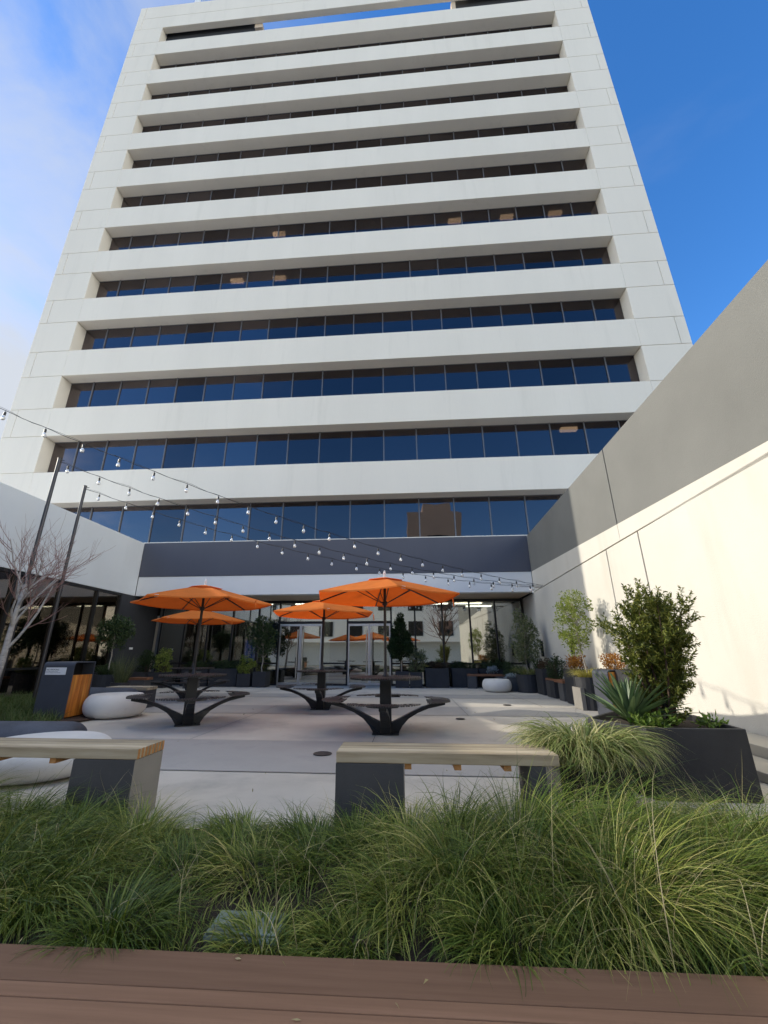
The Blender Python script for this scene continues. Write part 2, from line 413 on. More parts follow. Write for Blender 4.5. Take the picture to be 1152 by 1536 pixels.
cam = bpy.data.cameras.new('camera'); co_ = bpy.data.objects.new('camera', cam); C.objects.link(co_); scene.camera = co_
cam.sensor_fit = 'VERTICAL'; cam.sensor_height = 36; cam.lens = 624.6/1536*36
cam.shift_x = (576-559.6)/1536; cam.clip_start = .05; cam.clip_end = 2000
co_.location = (0,0,1.06); co_.rotation_euler = (R(90+18.99), 0, R(4.42))
vs = scene.view_settings; vs.view_transform = 'Standard'; vs.look = 'None'; vs.gamma = 1; vs.exposure = 0.95
scene.cycles.max_bounces = 8; scene.cycles.transparent_max_bounces = 12
scene.cycles.sample_clamp_indirect = 6

# ------------------------------------------------------------------ ground and paving
WX = lambda y: 4.02 + .03423*(y-3.7)          # face of the right-hand wall
mb = MB(); mb.add([(-400,-400,-.03),(400,-400,-.03),(400,400,-.03),(-400,400,-.03)],[(0,1,2,3)])
struct(obj('ground', mb, M['ground']))
def sheet(mb, x0,x1,y0,y1,z, nx=1, ny=1): mb.add([(x0,y0,z),(x1,y0,z),(x1,y1,z),(x0,y1,z)],[(0,1,2,3)])
mb = MB(); sheet(mb,-9.95,4.75,3.0,16.5,0); sheet(mb,4.75,7,2.6,3.0,0)
struct(obj('plaza', mb, M['conc_light']))
mb = MB()
for a,b in ((4.48,6.0),(8.6,10.0),(11.9,13.0)): sheet(mb,-9.9,4.6,a,b,.004)
struct(obj('paving_band', mb, M['conc_dark']))
mb = MB()
for y in (4.48,6.0,8.6,10.0,11.9,13.0): sheet(mb,-9.9,4.6,y-.005,y+.005,.008)
for x,y0,y1 in ((-.47,3.0,6.0),(-3.4,3.0,6.0),(2.4,4.5,8.6),(-2.9,6.0,10),(-.47,6.0,8.6),(1.1,8.6,11.9),(-5.5,6,11.9),(2.9,10,16.5),(-1.6,10,16.5),(-4.6,11.9,16.5)):
    sheet(mb,x-.004,x+.004,y0,y1,.0085)
struct(obj('paving_joint', mb, M['sawcut']))
# raised kerb along the foot of the right wall
mb = MB(); mb.prism([(WX(1.5)-.02,1.5),(WX(7.0)-.02,7.0),(WX(7.0)-.50,7.0),(WX(1.5)-.50,1.5)],'z',.001,.185)
mb.prism([(WX(1.5)-.53,1.5),(WX(7.0)-.53,7.0),(WX(7.0)-.95,7.0),(WX(1.5)-.95,1.5)],'z',.001,.085)
struct(obj('kerb', mb, M['conc_kerb'], bevel=.008))
mb = MB()
for k in range(2): pass
# grass bed soil, lawn soil, mulch
mb = MB(); n=24
vs_=[]; fs_=[]
for i in range(n+1):
    for j in range(5):
        x=-7+13*i/n; y=1.86+(3.08-1.86)*j/4
        vs_.append((x,y,.010+.07*math.sin(PI*j/4)))
for i in range(n):
    for j in range(4): a=i*5+j; fs_.append((a,a+5,a+6,a+1))
mb.add(vs_,fs_); struct(obj('soil_bed', mb, M['soil'], smooth=True))
mb = MB(); mb.prism([(-9.9,3.2),(-4.6,3.6),(-5.2,6.6),(-6.05,7.6),(-6.3,9.0),(-7.0,10.3),(-9.9,11.0)],'z',.002,.02)
struct(obj('lawn_soil', mb, M['soil']))
mb = MB(); mb.prism([(-6.2,7.0),(-5.45,7.3),(-5.3,8.4),(-6.2,9.1)],'z',.021,.03); struct(obj('mulch_bed', mb, M['mulch']))

# composite deck under the camera
mb = MB()
dk = Matrix.Rotation(R(.83),4,'Z')
yb = 1.80
for k,wd in enumerate((.165,.062,.14,.14,.14,.14,.14,.14,.14,.14,.14,.14)):
    y1 = yb; y0 = yb-wd; gap=.0035 if k in (0,1) else .005
    mb.box(-6,6,y0+gap*.5,y1-gap*.5,.055,.10,dk); yb = y0
mb.box(-6,6,-.5,1.79,.0,.052,dk)
struct(obj('deck', mb, M['deck'], bevel=.003))

# ------------------------------------------------------------------ office tower
XL,XR = -17.63,12.10; PL,PR = -15.60,10.07; VF = 15.0; VG = 15.6
sill = lambda k: 8.38+3.163*k
head = lambda k: 10.13+3.157*k
TOPZ = 44.45; BACK = 38.0
tower = thing('office_tower','pale concrete office tower with twelve horizontal bands of dark windows','office building',(0,VF,0))
# piers: stacked panels with 25 mm joints in front of a recessed core
g = .022
for x0,x1,outer in ((XL,PL,XL),(PR,XR,XR)):
    mb = MB()
    mb.box(x0+.03,x1-.03 if outer==XL else x1-.03,VF+.03,BACK,0,TOPZ-.02)
    z = 0.0
    for k in range(-1,11):
        s0, h0 = sill(k), head(k)
        if k==-1: mb.box(x0,x1,VF,VF+.9,0,s0-g/2-1.40)
        # spandrel height panel below sill(k): split by a vertical joint
        zz0 = head(k-1)+g/2 if k>-1 else s0-1.4; zz1 = s0-g/2
        if outer==XL: mb.box(x0,x0+.42-g/2,VF,VF+.9,zz0,zz1); mb.box(x0+.42+g/2,x1,VF,VF+.9,zz0,zz1)
        else: mb.box(x1-.42+g/2,x1,VF,VF+.9,zz0,zz1); mb.box(x0,x1-.42-g/2,VF,VF+.9,zz0,zz1)
        mb.box(x0,x1,VF,VF+.9,s0+g/2,h0-g/2)
    obj('pier', mb, [M['tower']], tower, world=True, bevel=.012)
for k in range(-1,11):
    mb = MB(); z0 = head(k-1) if k>-1 else 4.0; z1 = sill(k)
    mb.box(PL+.001,PR-.001,VF+.001,VF+.62,z0,z1)
    obj('spandrel', mb, M['tower'], tower, world=True, bevel=.015)
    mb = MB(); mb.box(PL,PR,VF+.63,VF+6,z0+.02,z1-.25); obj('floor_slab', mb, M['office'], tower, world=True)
# crown band and roof
mb = MB(); h = head(10)
mb.box(XL+.42+g/2,XR-.42-g/2,VF,VF+.33,h,h+1.30); mb.box(XL+.42+g/2,XR-.42-g/2,VF,VF+.33,h+1.30+g,TOPZ)
mb.box(XL,XL+.42-g/2,VF,VF+.33,h+g/2,TOPZ); mb.box(XR-.42+g/2,XR,VF,VF+.33,h+g/2,TOPZ)
obj('parapet', mb, M['tower'], tower, world=True, bevel=.015)
mb = MB(); mb.box(XL,XR,BACK,BACK+.4,0,TOPZ); obj('rear_wall', mb, M['tower'], tower, world=True)
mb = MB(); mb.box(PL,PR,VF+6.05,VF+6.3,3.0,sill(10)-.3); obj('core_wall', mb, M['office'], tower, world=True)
# plant room walls behind the open top storey, left and right of the gap that shows sky
for a,b in ((PL,-9.25),(4.25,PR)):
    mb = MB(); mb.box(a,b,VF+.50,VF+5,sill(10),TOPZ-.3); obj('plant_room', mb, M['charcoal'], tower, world=True)
for a,b,z in ((-9.24,-8.7,head(10)-.42),(3.95,4.22,sill(10)+.002)):
    mb = MB(); mb.box(a,b,VF+.34,VF+.6,z,head(10)-.002); obj('roof_post', mb, M['soffit'], tower, world=True)
mus = [-14.43+1.3676*i for i in range(18)]
lights = {3:[-8.35,-6.1],4:[-6.35,3.05,5.75,8.2],0:[7.0]}
for k in range(-1,10):
    z0,z1 = sill(k)-.03, head(k)+.03
    mb = MB(); ed = [PL]+mus+[PR]
    for a,b in zip(ed[:-1],ed[1:]): mb.box(a+.02,b-.02,VG,VG+.02,z0,z1)
    win = obj('window', mb, M['tglass'], tower, world=True)
    mb = MB()
    for x in mus: mb.box(x-.022,x+.022,VG-.045,VG+.03,z0,z1)
    mb.box(PL,PR,VG-.02,VG+.018,z1-.06,z1+.02); mb.box(PL,PR,VG-.02,VG+.018,z0-.02,z0+.06)
    obj('frame', mb, M['mullion'], win, world=True)
    for x in lights.get(k,[]):
        mb = MB(); mb.box(x-.33,x+.33,VG+.30,VG+.52,head(k)-.16,head(k)-.03); obj('ceiling_light', mb, M['lamp'], tower, world=True)
# antenna on the roof edge
ant = thing('roof_antenna','small white antenna on the roof edge of the tower','antenna',(-13.75,15.25,TOPZ))
mb = MB(); mb.tube([(0,0,-.05),(0,0,1.4)],.05,6); mb.tube([(0,0,1.0),(.35,0,1.25)],.03,6); obj('mast', mb, M['steel'], ant)
mb = MB(); mb.box(-.16,.16,-.08,.08,.5,1.15); mb.box(.28,.5,-.06,.06,1.0,1.5); obj('panel', mb, M['paper'], ant, bevel=.01)

# ------------------------------------------------------------------ entrance lobby block
VB, GL, ZS = 14.8, 16.5, 3.13
XW = WX(14.8)
lobby = thing('entrance_lobby','glazed entrance lobby under a slate band and white fascia at the tower foot','building',(-2.8,VB,0))
mb = MB(); mb.box(-9.95,XW-.002,VB,VF-.02,3.83,5.13); obj('slate_band', mb, M['band'], lobby, world=True, bevel=.008)
mb = MB(); mb.box(-9.95,XW-.002,VB+.02,VB+.35,ZS,3.828); obj('fascia', mb, M['white'], lobby, world=True, bevel=.008)
mb = MB(); mb.box(-9.95,XW+.0,VB+.352,GL+6,ZS+.02,ZS+.3); obj('soffit', mb, M['soffit'], lobby, world=True)
GU = [-9.72,-8.76,-7.81,-6.82,-5.78,-4.94,-3.22,-2.26,-.58,.33,1.37,2.41,3.36,4.36]
ZT = ZS-.02
doors = {(-4.94,-3.22),(-2.26,-.58)}
mb = MB()
for x in GU: mb.box(x-.03,x+.03,GL-.05,GL+.07,.0,ZT)
mb.box(GU[0],GU[-1],GL-.045,GL+.065,ZT-.10,ZT-.001)
for a,b in zip(GU[:-1],GU[1:]):
    if (a,b) in doors: mb.box(a+.03,b-.03,GL-.045,GL+.065,2.22,2.31)
    else: mb.box(a+.03,b-.03,GL-.04,GL+.06,.74,.80); mb.box(a+.03,b-.03,GL-.04,GL+.06,.001,.07)
obj('glazing_frame', mb, M['frame'], lobby, world=True)
for a,b in zip(GU[:-1],GU[1:]):
    mb = MB()
    if (a,b) in doors: mb.box(a+.03,b-.03,GL,GL+.015,2.31,ZT-.1)
    else: mb.box(a+.03,b-.03,GL,GL+.015,.07,.74); mb.box(a+.03,b-.03,GL,GL+.015,.80,ZT-.1)
    obj('window', mb, M['lglass'], lobby, world=True)
for a,b in doors:
    m_ = (a+b)/2
    for x0,x1,hx in ((a+.035,m_-.004,m_-.10),(m_+.004,b-.035,m_+.10)):
        mb = MB(); mb.box(x0,x1,GL+.0,GL+.016,.06,2.215); d = obj('door', mb, M['lglass'], lobby, world=True)
        for z0,z1 in ((.012,.10),(2.13,2.212)):
            mb = MB(); mb.box(x0,x1,GL-.012,GL-.001,z0,z1); obj('door_rail', mb, M['steel'], d, world=True)
        for xs in (x0,x1-.045):
            mb = MB(); mb.box(xs,xs+.045,GL-.012,GL-.001,.101,2.129); obj('door_stile', mb, M['steel'], d, world=True)
        mb = MB(); mb.tube([(hx,GL-.07,.25),(hx,GL-.07,2.0)],.018,8)
        for z in (.45,1.8): mb.tube([(hx,GL-.07,z),(hx,GL+.0,z)],.012,6)
        obj('handle', mb, M['steel'], d, smooth=True, world=True)
# inside of the lobby
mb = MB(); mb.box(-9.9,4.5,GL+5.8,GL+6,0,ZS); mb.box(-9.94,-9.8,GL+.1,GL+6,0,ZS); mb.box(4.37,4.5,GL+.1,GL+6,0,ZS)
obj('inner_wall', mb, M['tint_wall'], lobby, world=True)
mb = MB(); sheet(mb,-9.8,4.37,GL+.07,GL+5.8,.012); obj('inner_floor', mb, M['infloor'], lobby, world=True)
for a,b,d in ((-7.6,-5.95,2.6),(-4.8,-3.5,3.0),(-1.4,-.5,2.2)):
    mb = MB(); mb.box(a,b,GL+d,GL+d+.2,.02,ZS-.02); obj('partition', mb, M['inwhite'], lobby, world=True)
for x,y in ((-6.2,17.6),(-4.1,17.6),(-2.7,18.2),(-.2,17.8),(1.2,17.9),(2.6,17.9),(3.2,19)):
    mb = MB(); mb.box(x-.55,x+.55,y,y+.10,ZS-.04,ZS+.0); obj('ceiling_light', mb, M['lamp_w'], lobby, world=True)
t = thing('wall_screen','blue framed screen on the pale partition inside the lobby','screen',(-6.9,GL+2.53,.75))
mb = MB(); mb.box(-.34,.34,0,.06,0,1.0); obj('screen_frame', mb, M['frame'], t)
mb = MB(); mb.box(-.30,.30,-.01,-.002,.04,.96); obj('display', mb, M['screen'], t)
mb = MB()
for i in range(14):
    x0=-5.72+.6*i/14; mb.box(x0,x0+.6/14+.001,GL+.42+.03*math.sin(i*1.3),GL+.45+.03*math.sin(i*1.3),.5,2.35)
tag(obj('banner', mb, M['banner']),'bright blue hanging banner just inside the lobby glass','banner')

# ------------------------------------------------------------------ left wing
wing = thing('side_wing','low left wing with white fascia over a dark glazed wall','building',(-9.95,9,0))
WZ = 3.13
mb = MB(); mb.box(-10.35,-9.95,2.0,14.795,WZ,5.13); obj('fascia', mb, M['wing_tint'], wing, world=True, bevel=.008)
mb = MB(); mb.box(-24,-10.36,2.0,14.9,4.6,5.0); mb.box(-24,-10.0,1.7,1.99,0,5.13); mb.box(-24,-10.36,2.0,14.9,WZ+.02,WZ+.2); obj('roof', mb, M['white'], wing, world=True)
mb = MB(); mb.box(-10.25,-9.96,14.12,16.48,0,WZ-.004); obj('charcoal_pier', mb, M['charcoal'], wing, world=True, bevel=.008)
mb = MB(); mb.box(-16,-15.8,2.0,14.9,0,WZ); obj('inner_wall', mb, M['tint_wall'], wing, world=True)
mb = MB(); sheet(mb,-15.8,-10.1,2.0,14.9,.012); obj('inner_floor', mb, M['infloor'], wing, world=True)
ys = [2.0,3.6,5.2,6.8,8.4,9.95,11.45,12.95,14.1]
mb = MB()
for y in ys: mb.box(-10.1,-9.97,y-.035,y+.035,0,WZ-.004)
for a,b in zip(ys[:-1],ys[1:]):
    mb.box(-10.09,-9.98,a+.035,b-.035,.70,.75); mb.box(-10.09,-9.98,a+.035,b-.035,WZ-.08,WZ-.005); mb.box(-10.09,-9.98,a+.035,b-.035,.001,.08)
obj('glazing_frame', mb, M['frame'], wing, world=True)
for a,b in zip(ys[:-1],ys[1:]):
    mb = MB(); mb.box(-10.05,-10.035,a+.035,b-.035,.08,.70); mb.box(-10.05,-10.035,a+.035,b-.035,.75,WZ-.08); obj('window', mb, M['wglass'], wing, world=True)
for a in (4.4,8.8,12.0):
    mb = MB(); mb.box(-13.4,-13.2,a,a+.9,0,WZ); obj('inner_column', mb, M['inwhite'], wing, world=True)
t = tag(obj('wall_plate', (lambda m:(m.box(-9.958,-9.945,15.02,15.22,1.26,1.33),m)[1])(MB()), M['paper'], bevel=.003),'small white plate on the charcoal wall beside the lobby','plate')

# ------------------------------------------------------------------ right wall
zw = lambda y: 3.308+(y-4.43)*.0497
zg = lambda y: 3.178-(y-4.48)*.0059
rw = thing('courtyard_wall','tall right courtyard wall painted grey above and white below','wall',(4.2,8,0))
def wall_panel(mb, pts):
    """polygon in (y,z) with its face on the wall plane, 40 mm thick"""
    n=len(pts)
    mb.add([(WX(y),y,z) for y,z in pts]+[(WX(y)+.05,y,z) for y,z in pts],
           [tuple(range(n)), tuple(range(n,2*n))[::-1]]+[((i+1)%n,i,n+i,n+(i+1)%n) for i in range(n)])
YN, YF, YJ = .6, 14.795, 8.147
mb = MB()
wall_panel(mb,[(YN,zw(YN)),(YJ-.02,zw(YJ)),(YJ-.02,5.13),(YN,5.13)]); wall_panel(mb,[(YJ+.02,zw(YJ)),(YF,zw(YF)),(YF,5.13),(YJ+.02,5.13)])
obj('upper_wall', mb, M['paintgrey'], rw, world=True)
mb = MB()
wall_panel(mb,[(YN,zg(YN)+.014),(YJ+.0,zg(YJ)+.014),(YJ+.0,zw(YJ)-.001),(YN,zw(YN)-.001)])
wall_panel(mb,[(YJ+.012,zg(YJ)+.014),(YF,zg(YF)+.014),(YF,zw(YF)-.001),(YJ+.012,zw(YJ)-.001)])
g_ = (8.83,7.48)
for a,b in ((YN,g_[1]-.022),(g_[1]+.022,g_[0]-.022),(g_[0]+.022,YF),):
    wall_panel(mb,[(a,0),(b,0),(b,zg(b)-.014),(a,zg(a)-.014)])
wall_panel(mb,[(YF+.001,0),(16.9,0),(16.9,3.1),(YF+.001,3.1)])
obj('lower_wall', mb, M['cream'], rw, world=True)
mb = MB(); pts=[(WX(YN)+.035,YN),(WX(YF)+.035,YF),(WX(YF)+.4,YF),(WX(YN)+.4,YN)]
mb.prism(pts,'z',0,5.12); obj('backing', mb, M['joint'], rw, world=True)
mb = MB(); mb.box(4.5,10.05,14.0,14.79,0,5.1); obj('return_wall', mb, M['white'], rw, world=True)
def sconce(y, z0, z1, label):
    t = thing('wall_light',label,'wall light',(WX(y),y,z0), R(-1.96), 'wall lights on the white wall')
    mb = MB(); mb.box(-.075,-.001,-.055,.055,0,z1-z0); obj('housing', mb, M['frame'], t, bevel=.006)
    mb = MB(); mb.box(-.055,-.01,-.04,.04,z1-z0+.001,z1-z0+.012); obj('lens', mb, M['paper'], t)
sconce(11.65,1.08,1.60,'slim black wall light beside the shadow edge on the white wall')
sconce(14.55,1.02,1.5,'slim black wall light half hidden by the corner potted tree')

# ------------------------------------------------------------------ building across the court (seen mirrored in the glass)
opp = thing('facing_building','white building with square dark windows mirrored in the lobby glass','building',(0,-13,0))
mb = MB(); mb.box(-26,12,-22,-13,2.4,8.6); mb.box(-26,12,-22,-14.2,0,2.4); obj('wall', mb, M['white'], opp, world=True)
for i in range(9):
    for zz in (3.0,5.6):
        x=-19+i*3.2; mb = MB(); mb.box(x,x+1.5,-12.995,-12.97,zz,zz+1.5); obj('window', mb, M['frame'], opp, world=True)
far = thing('far_block','tan block mirrored in the lowest row of tower windows','building',(3,-70,0))
mb = MB(); mb.box(.8,14.2,-82,-70,0,35.5); mb.box(5,12,-80,-71,35.5,38); obj('wall', mb, surf('tan_render',(.62,.50,.37),.85,.06,.3,20,0), far, world=True)
mb = MB(); mb.box(5.5,14.0,-69.99,-69.9,26,29.6); obj('window', mb, M['frame'], far, world=True)

# ------------------------------------------------------------------ umbrella tables
def crescent():
    """outline of a seat in (radial, tangential)"""
    pts=[(.585+.355*math.cos(a), .50*math.sin(a)) for a in np.linspace(-PI/2,PI/2,19)]
    inner=[(.60,.40),(.655,.26),(.685,.10),(.685,-.10),(.655,-.26),(.60,-.40)]
    return pts+inner
def arm_profile():
    up=[(.075,.30),(.16,.295),(.30,.325),(.45,.365),(.60,.40),(.86,.425)]
    lo=[(.86,.385),(.62,.335),(.46,.275),(.33,.20),(.24,.11),(.18,.015),(.075,.015)]
    up=[(.075,.145),(.20,.20),(.36,.28),(.52,.35),(.66,.395),(.86,.425)]
    return up+lo
def perf_plate(name, outline, z, th, mat, parent, rotM, hole=.0):
    mb=MB(); o=[rotM@Vector((p[0],p[1],0)) for p in outline]; mb.prism([(p.x,p.y) for p in o],'z',z,z+th)
    return obj(name, mb, mat, parent, bevel=.004)
def perfmat():
    """steel sheet with rows of round punched holes"""
    m, nt, b = new_mat('punched_steel')
    co = coords(nt,(1,1,1))
    sep = N(nt,'ShaderNodeSeparateXYZ'); nt.links.new(co, sep.inputs[0])
    def mth(op,a,bv=None):
        n=N(nt,'ShaderNodeMath',operation=op)
        for i,x in enumerate((a,bv)):
            if x is None: continue
            if isinstance(x,(int,float)): n.inputs[i].default_value=x
            else: nt.links.new(x,n.inputs[i])
        return n.outputs[0]
    p=.034
    fx=mth('SUBTRACT',mth('FRACT',mth('DIVIDE',sep.outputs['X'],p)),.5); fy=mth('SUBTRACT',mth('FRACT',mth('DIVIDE',sep.outputs['Y'],p)),.5)
    d=mth('SQRT',mth('ADD',mth('MULTIPLY',fx,fx),mth('MULTIPLY',fy,fy)))
    hole=mth('LESS_THAN',d,.31)
    cc = ramp(nt, noise(nt,co,5,4), [(.3,(.050,.044,.038)),(.7,(.085,.076,.066))])
    nt.links.new(cc,b.inputs['Base Color']); b.inputs['Roughness'].default_value=.5
    tr=N(nt,'ShaderNodeBsdfTransparent'); mx=N(nt,'ShaderNodeMixShader')
    nt.links.new(hole,mx.inputs[0]); nt.links.new(b.outputs[0],mx.inputs[1]); nt.links.new(tr.outputs[0],mx.inputs[2])
    nt.links.new(mx.outputs[0], nt.nodes['Material Output'].inputs['Surface'])
    return m
M['punched'] = perfmat()
def make_table(loc, rz, label):
    t = thing('picnic_table',label,'table',loc,rz,'black steel umbrella tables on the plaza')
    mb=MB(); mb.box(-.19,.19,-.19,.19,.009,.022)
    for a in range(4): mb.tube([(.155*math.cos(PI/4+a*PI/2)*1.1,.155*math.sin(PI/4+a*PI/2)*1.1,.022),(.17*math.cos(PI/4+a*PI/2),.17*math.sin(PI/4+a*PI/2),.035)],.012,6)
    obj('base_plate', mb, M['metal_black'], t, bevel=.003)
    mb=MB(); mb.box(-.082,.082,-.082,.082,.022,.725); obj('column', mb, M['metal_black'], t, bevel=.006)
    mb=MB(); mb.lathe([(0.045,.742),(.525,.742),(.53,.747),(.53,.755),(.525,.759),(.045,.759)],64); obj('tabletop', mb, M['punched'], t)
    mb=MB()
    for a in range(4):
        Mx=Matrix.Rotation(a*PI/2+PI/4,4,'Z'); mb.box(.03,.45,-.012,.012,.715,.7415,Mx)
    mb.lathe([(.515,.728),(.532,.728),(.532,.7415),(.515,.7415)],48)
    obj('top_frame', mb, M['metal_black'], t)
    for a in range(4):
        Mx=Matrix.Rotation(a*PI/2,4,'Z')
        mb=MB(); pr=arm_profile(); n=len(pr); wd=[.075 if r<.3 else (.06 if r<.6 else .05) for r,_ in pr]
        vs=[Mx@Vector((r,-w_,z)) for (r,z),w_ in zip(pr,wd)]+[Mx@Vector((r,w_,z)) for (r,z),w_ in zip(pr,wd)]
        # the arm tapers in plan as well as in height
        mb.add(vs,[(i,(i+1)%n,n+(i+1)%n,n+i) for i in range(n)]+[tuple(range(n))[::-1],tuple(range(n,2*n))])
        obj('arm', mb, M['metal_black'], t, bevel=.004)
        o=[Mx@Vector((r,s_,0)) for r,s_ in crescent()]
        mb=MB(); mb.prism([(p.x,p.y) for p in o],'z',.440,.452); seat=obj('seat', mb, M['punched'], t)
        mb=MB(); vs=[(.60,-.20),(.86,-.20),(.93,-.10),(.93,.10),(.86,.20),(.60,.20)]
        o=[Mx@Vector((r,s_,0)) for r,s_ in vs]; mb.prism([(p.x,p.y) for p in o],'z',.426,.4385); obj('seat_bracket', mb, M['metal_black'], seat)
    return t
def make_umbrella(loc, rz, label):
    t = thing('patio_umbrella',label,'umbrella',loc,rz,'orange umbrellas on the plaza')
    mb=MB(); mb.tube([(0,0,.761),(0,0,2.20)],.022,12); obj('pole', mb, M['metal_black'], t, smooth=True)
    mb=MB(); mb.lathe([(.05,.761),(.05,.775),(.03,.80),(.03,.86),(.024,.87)],16); mb.tube([(.0,.0,.83),(.06,0,.83)],.009,6); obj('pole_collar', mb, M['metal_black'], t, smooth=True)
    R0, zr, za = 1.19, 1.935, 2.235
    n=6; K=9; Sg=10
    vs=[]; fs=[]
    def zp(f): return za-(za-zr)*(f**1.12)
    for j in range(Sg+1):
        f=.05+.95*j/Sg
        for k in range(n):
            a0=2*PI*k/n; a1=2*PI*(k+1)/n
            for i in range(K):
                u=i/K; x=(1-u)*math.cos(a0)+u*math.cos(a1); y=(1-u)*math.sin(a0)+u*math.sin(a1)
                sag=.030*f*math.sin(PI*u)
                e=1-.012*math.sin(PI*u)*f
                vs.append((x*R0*f*e,y*R0*f*e,zp(f)-sag*.8))
    T=n*K
    for j in range(Sg):
        for i in range(T): fs.append((j*T+i,j*T+(i+1)%T,(j+1)*T+(i+1)%T,(j+1)*T+i))
    # short hem turned down at the rim
    o=len(vs)
    for i in range(T): x,y,z=vs[Sg*T+i]; vs.append((x*1.002,y*1.002,z-.022))
    for i in range(T): fs.append((Sg*T+i,Sg*T+(i+1)%T,o+(i+1)%T,o+i))
    c=link_mesh('canopy', vs, fs, M['canvas'], t, True)
    try: c.data.set_sharp_from_angle(angle=R(14))
    except Exception: pass
    mb=MB(); vs=[]; fs=[]
    for j in range(5):
        f=.02+.24*j/4
        for k in range(24):
            a=2*PI*k/24; oc=math.cos(PI/6)/math.cos((a%(PI/3))-PI/6); vs.append((R0*f*oc*math.cos(a),R0*f*oc*math.sin(a),za+.016-.285*(f**1.12)))
    for j in range(4):
        for k in range(24): fs.append((j*24+k,j*24+(k+1)%24,(j+1)*24+(k+1)%24,(j+1)*24+k))
    mb.add(vs,fs); v=obj('vent_flap', mb, M['canvas'], c, smooth=False)
    mb=MB(); mb.tube([(0,0,2.2),(0,0,2.30)],[.018,.016],8); mb.lathe([(.005,2.29),(.022,2.30),(.024,2.315),(.014,2.33),(.016,2.345),(.004,2.36)],12); obj('finial', mb, M['paper'], t, smooth=True)
    mb=MB(); mb.lathe([(.024,2.085),(.05,2.09),(.05,2.12),(.024,2.125)],12); mb.lathe([(.024,1.80),(.042,1.81),(.042,1.86),(.024,1.87)],12); obj('hub', mb, M['metal_black'], t)
    for k in range(n):
        a=2*PI*k/n; c_,s_=math.cos(a),math.sin(a)
        P=[(R0*f*c_,R0*f*s_,zp(f)-.016) for f in (.05,.4,.7,.985)]
        mb=MB(); mb.tube(P,.0115,6); r=obj('rib', mb, M['metal_black'], t)
        mb=MB(); mb.tube([(.045*c_,.045*s_,1.84),(R0*.46*c_,R0*.46*s_,zp(.46)-.022)],.007,6); obj('strut', mb, M['metal_black'], r)
    # tie strap and care tag on the rim
    a=-R(30)
    mb=MB(); x,y=R0*.93*math.cos(a),R0*.93*math.sin(a); mb.add([(x-.012,y,zr-.005),(x+.012,y,zr-.005),(x+.014,y-.01,zr-.13),(x-.006,y-.01,zr-.14)],[(0,1,2,3)]); s2=obj('tie_strap', mb, M['canvas'], t)
    so3=s2.modifiers.new('thick','SOLIDIFY'); so3.thickness=.003
    a=-PI/2-R(25); x,y=R0*.93*math.cos(a),R0*.93*math.sin(a)
    mb=MB(); mb.box(x-.03,x+.03,y-.004,y+.004,zr-.03,zr+.005); obj('care_tag', mb, M['paper'], t)
    return t
spots=[(-.33,6.68,0.0,R(41)),(-3.57,7.22,R(28),R(14)),(-1.82,9.39,R(6),R(40)),(-5.5,11.03,R(20),R(12))]
tl=['black steel table with round top under the sunlit front orange umbrella','black steel table at front left beside the white pebble seat','black steel table between the front two, before the lobby doors','farthest black steel table, hidden behind the left front one']
ul=['large bright sunlit orange umbrella nearest the camera at right','large shaded orange umbrella at front left','smaller orange umbrella partly behind the sunlit front one','smaller orange umbrella tucked behind the shaded front left one']
T0=make_table((spots[0][0],spots[0][1],0),spots[0][2],tl[0]); U0=make_umbrella((spots[0][0],spots[0][1],0),spots[0][3],ul[0])
for (x,y,a,b),l1,l2 in list(zip(spots,tl,ul))[1:]:
    dup(T0,(x,y,0),a,l1); dup(U0,(x,y,0),b,l2)

# ------------------------------------------------------------------ benches
def make_bench(loc, L, D, label, blocks, H=.45, rz=0, wood='bench_wood', nsl=8, bear=(), end=True, dark='block_dark', light='block_lit'):
    """slatted bench; x along its length from 0 to L, y 0..D; blocks = list of (x0,x1)"""
    t=thing('slat_bench',label,'bench',loc,rz,'slatted benches with cement ends')
    mb=MB(); pitch=D/nsl; sw=pitch*.66
    for i in range(nsl): y0=i*pitch+(pitch-sw)*.5; mb.box(0,L,y0,y0+sw,H-.066,H)
    if end: pass
    sl=obj('slats', mb, M[wood], t, bevel=.004)
    if end:
        mb=MB()
        for i in range(nsl): y0=i*pitch+(pitch-sw)*.5; mb.box(L-.0005,L+.002,y0+.003,y0+sw-.003,H-.063,H-.003)
        obj('slat_ends', mb, M['bench_end'], t)
    for x0,x1 in blocks:
        mb=MB(); mb.cur=0; z1=H-.068
        mb.box(x0,x1-.003,.0,D,.002,z1); mb.cur=1; mb.box(x1-.003,x1,.001,D-.001,.003,z1-.001)  # right end painted paler for light bounced off the sunlit wall
        obj('support_block', mb, [M[dark],M[light]], t)
    for x in bear:
        mb=MB(); mb.box(x,x+.045,.02,D-.02,H-.10,H-.067); obj('bearer', mb, M['bench_end'], t)
    return t
make_bench((-3.85,3.10,0),1.99,.345,'front left slatted bench beside the white pebble seat',[(0.0,.45),(1.54,1.985)],bear=(.9,1.35))
make_bench((-.49,3.13,0),1.45,.345,'front right slatted bench running into the trailing sedge',[(.0,.45),(1.26,1.36)],bear=(.455,.78,1.1),end=False)
make_bench((-6.45,9.18,0),.92,.42,'slatted bench behind the pebble seat at the left front table',[(.0,.40),(.66,.90)],H=.42,nsl=9,end=False,dark='planter_grey',light='block_dark')
make_bench((-8.05,12.35,0),.55,.35,'short brown bench in front of the charcoal wall',[(.0,.5)],H=.45,wood='red_wood',end=False,dark='planter_grey',light='planter_grey')
make_bench((2.05,15.45,0),1.25,.42,'brown slatted bench against the lobby glass behind the white bowl seat',[(.0,.28),(.95,1.2)],wood='red_wood',end=False,dark='planter_grey',light='planter_grey')
